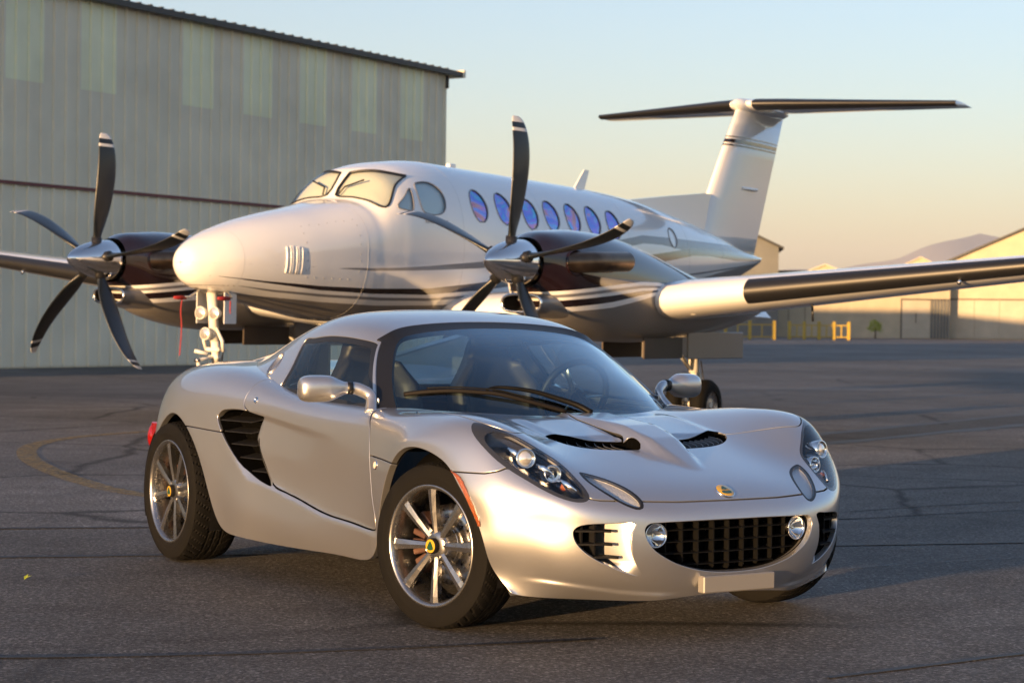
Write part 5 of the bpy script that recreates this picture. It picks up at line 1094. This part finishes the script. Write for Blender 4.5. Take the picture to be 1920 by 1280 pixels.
# ------------------------------------------------------------------ buildings on the far right
TAN = metal('tan_wall_sheet', (.44, .38, .27)); TAN2 = metal('pale_door_sheet', (.42, .38, .30)); GREYW = metal('grey_gable_sheet', (.13, .135, .13)); DKTRIM = mat('dark_trim', (.06, .055, .05), .6)
def gable_hall(name, label, x0, x1, y0, y1, eave, ridge, m, roofm, px=None):
    o = empty(name, label, 'hangar', ((x0+x1)/2, y0, 0), -math.atan2((x0+x1)/2, y0)); h = (x1-x0)/2; d = y1-y0
    px = 0 if px is None else px
    MB().add([(-h, 0, 0), (h, 0, 0), (h, 0, eave), (px, 0, ridge), (-h, 0, eave), (-h, d, 0), (h, d, 0), (h, d, eave), (px, d, ridge), (-h, d, eave)], [(0, 1, 2, 3, 4), (9, 8, 7, 6, 5), (1, 6, 7, 2), (5, 0, 4, 9), (4, 3, 8, 9), (3, 2, 7, 8)]).obj('wall', m, o)
    t = .25; e = .5
    rv = [(-h-e, -e, eave-e*(ridge-eave)/(h+px)), (px, -e, ridge), (h+e, -e, eave-e*(ridge-eave)/(h-px)), (-h-e, d+e, eave-e*(ridge-eave)/(h+px)), (px, d+e, ridge), (h+e, d+e, eave-e*(ridge-eave)/(h-px))]
    MB().add([(a, b, c+.02) for a, b, c in rv]+[(a, b, c+t) for a, b, c in rv], [(0, 3, 4, 1), (1, 4, 5, 2), (6, 7, 10, 9), (7, 8, 11, 10), (0, 1, 7, 6), (1, 2, 8, 7), (3, 9, 10, 4), (4, 10, 11, 5), (0, 6, 9, 3), (2, 5, 11, 8)]).obj('roof', roofm, o)
    return o
hB = gable_hall('hangar', 'tan hangar with a gabled roof at the far right edge', 45.1, 60.5, 205, 240, 8.0, 11.4, TAN, ROOFM)
MB().box((-7.65, -.08, 4.05), (7.65, -.02, 4.2)).obj('door_rail', DKTRIM, hB)
for k in range(6): MB().box((-7.6+k*2.53, -.07, .1), (-5.12+k*2.53, -.03, 4.0), bev=.01).obj('sliding_door', TAN2, hB)
hA = empty('hangar', 'long low tan hangar between the yellow barriers and the gabled hangar', 'hangar', (34, 205, 0))
MB().box((-8.2, 0, 0), (11.05, 26, 6.6)).obj('wall', TAN, hA); MB().box((-8.5, -.4, 6.55), (11.3, 26.3, 6.85)).obj('roof', ROOFM, hA)
dr_ = MB().box((6.1, -.06, .05), (9.0, -.02, 3.95), bev=.01).obj('door', TAN2, hA); MB().box((6.0, -.09, 3.95), (11.0, -.02, 4.1)).obj('door_lintel', DKTRIM, hA); MB().box((5.98, -.09, 0), (6.1, -.02, 4.0)).obj('door_jamb', DKTRIM, hA); MB().box((7.5, -.10, 1.6), (7.58, -.06, 2.6)).obj('door_handle', DKTRIM, dr_)
for k in range(6): MB().box((9.05+k*.33, -.10, .05), (9.05+k*.33+.25, -.02, 3.95), bev=.02).obj('folded_door_leaf', GREYW, hA)
for xw in (-5.6, -3.9): MB().box((xw, -.04, 0), (xw+.06, 0.0, 3.2)).obj('wall_trim', DKTRIM, hA)
MB().box((-8.3, -.05, 5.2), (-3.9, 0, 5.35)).obj('wall_trim', DKTRIM, hA)
hC = gable_hall('hangar', 'grey gabled hangar behind the airplane tail', 7.0, 26.6, 200, 240, 9.0, 13.6, GREYW, ROOFM)
hD = empty('storage_building', 'low white building behind the yellow barriers', 'building', (24, 222, 0)); MB().box((-5.5, 0, 0), (5.6, 12, 4.6)).obj('wall', mat('white_wall_sheet', (.55, .52, .45), .5, vary=.1), hD); MB().box((-5.8, -.3, 4.55), (5.9, 12.3, 4.8)).obj('roof', mat('white_roof', (.6, .6, .58), .5), hD)
for x0 in (-3, .2, 3.2): MB().box((x0, -.05, 0), (x0+2.2, -.01, 2.4), bev=.02).obj('door', TAN2, hD)
hE = gable_hall('hangar', 'distant cream hangar roof showing above the wing', 46.5, 57, 330, 360, 9.2, 11.3, TAN, mat('cream_roof', (.55, .47, .36), .5)); 
hF = gable_hall('hangar', 'farther pale hangar roof left of the cream one', 80, 92, 420, 450, 13, 15.9, TAN, bpy.data.materials['cream_roof'])
# hangar behind the beige one: its long shadow lies over the far walls
hH = empty('hangar', 'hangar hidden behind the beige hangar, seen only by its shadow on the far walls', 'hangar', (-26, 124, 0)); MB().box((-20, 0, 0), (20.5, 16, 7.3)).obj('wall', SHEET, hH); MB().box((-20.4, -.4, 7.25), (20.8, 16.4, 7.5)).obj('roof', ROOFM, hH)
# ------------------------------------------------------------------ yellow barriers
YEL = mat('yellow_rail_paint', (.42, .29, .035), .5, vary=.12, vscale=5)
def barrier(x, y, n, step, label, rz=0):
    o = empty('barrier', label, 'barrier', (x, y, 0), rz, 'yellow steel barriers before the far hangars')
    for k in range(n+1): MB().box((k*step-.13, -.13, 0), (k*step+.13, .13, 1.55), bev=.03).obj('post', YEL, o)
    for z in (.2, 1.18): MB().box((0, -.04, z), (n*step, .04, z+.09)).obj('rail', YEL, o)
    for k in range(n*2):
        if k % 2: MB().box(((k+.0)*step/2-.05, -.03, .25), ((k)*step/2+.05, .03, 1.18)).obj('baluster', YEL, o)
barrier(15.2, 160, 3, 1.95, 'yellow steel barrier beside the grey hangar, left of the pair')
barrier(23.4, 168, 4, 1.25, 'yellow steel barrier nearest the small tree, right of the pair')
# ------------------------------------------------------------------ small tree in front of the tan hangar
tr = empty('small_tree', 'small bright yellow-green tree before the tan hangar', 'tree', (36.3, 199, 0)); MB().tube([(0, 0, 0), (.02, 0, .5), (0, .02, 1.0)], [.10, .08, .05], 8).obj('trunk', mat('bark', (.12, .085, .05), .9), tr)
V = []; F = []
for k in range(700):
    d = rng.normal(size=3); d /= np.linalg.norm(d); r = .78*rng.uniform(.3, 1)**.5*(1+.3*math.sin(4*d[0]+3*d[2]+1)+.15*math.sin(9*d[1])); c = d*r*np.array([1, 1, .85])+np.array([0, 0, 1.25]); a = rng.normal(size=3); a /= np.linalg.norm(a); b = np.cross(a, rng.normal(size=3)); b /= np.linalg.norm(b); q = len(V)
    V += [c-a*.09, c+b*.045, c+a*.09, c-b*.045]; F.append((q, q+1, q+2, q+3))
MB().add(V, F).obj('crown', mat('lime_leaves', (.30, .36, .03), .6), tr, recalc=False)
# ------------------------------------------------------------------ mountains
def ridge_line(name, y, pts, depth, m):
    n = 160; X = np.linspace(pts[0][0], pts[-1][0], n); Z = np.interp(X, [p[0] for p in pts], [p[1] for p in pts])
    for f, a in ((9, .06), (23, .035), (51, .018)): Z = Z+Z.mean()*a*np.sin(np.linspace(0, f*2, n)+f)
    V = [(x, y+depth*.35*math.sin(i*.3), 0) for i, x in enumerate(X)]+[(x, y+depth, max(z, 1)) for x, z in zip(X, Z)]+[(x, y+2.4*depth, 0) for x in X]
    o = MB().add(V, [(i, i+1, n+i+1, n+i) for i in range(n-1)]+[(n+i, n+i+1, 2*n+i+1, 2*n+i) for i in range(n-1)], True).obj(name, m); return props(o, kind='structure')
HILL = mat('far_hills', (.34, .31, .28), .95)
ridge_line('hills', 8200, [(-1400, 150), (240, 230), (1050, 250), (1580, 290), (1830, 320), (2000, 370), (2200, 440), (2400, 410), (2800, 430), (4000, 300)], 1200, HILL)

# ------------------------------------------------------------------ hazy air

hzb = MB().box((-14500, -2500, -1.2), (14500, 14500, 560)); me = hzb.mesh('haze'); hz = link('haze', me, None); props(hz, kind='stuff')
hm_ = bpy.data.materials.new('hazy_air'); hm_.use_nodes = True; t = hm_.node_tree; t.nodes.clear(); o = t.nodes.new('ShaderNodeOutputMaterial'); pv = t.nodes.new('ShaderNodeVolumePrincipled')
pv.inputs['Color'].default_value = (.88, .91, 1.0, 1); pv.inputs['Density'].default_value = .0001; pv.inputs['Anisotropy'].default_value = 0; t.links.new(pv.outputs[0], o.inputs['Volume']); me.materials.append(hm_)

# small weed-like leaf on the paving
lf = empty('fallen_leaf', 'tiny yellow-green leaf lying on the paving at lower left', 'leaf', (-2.02, 8.28, .006))
for a in (0, 1.3):
    MB().add([tuple(Matrix.Rotation(a, 3, 'Z') @ Vector(v)) for v in ((0, 0, 0), (.012, .008, .012), (.034, 0, .02), (.012, -.008, .010))], [(0, 1, 2, 3)]).obj('blade', bpy.data.materials['lime_leaves'], lf, recalc=False)
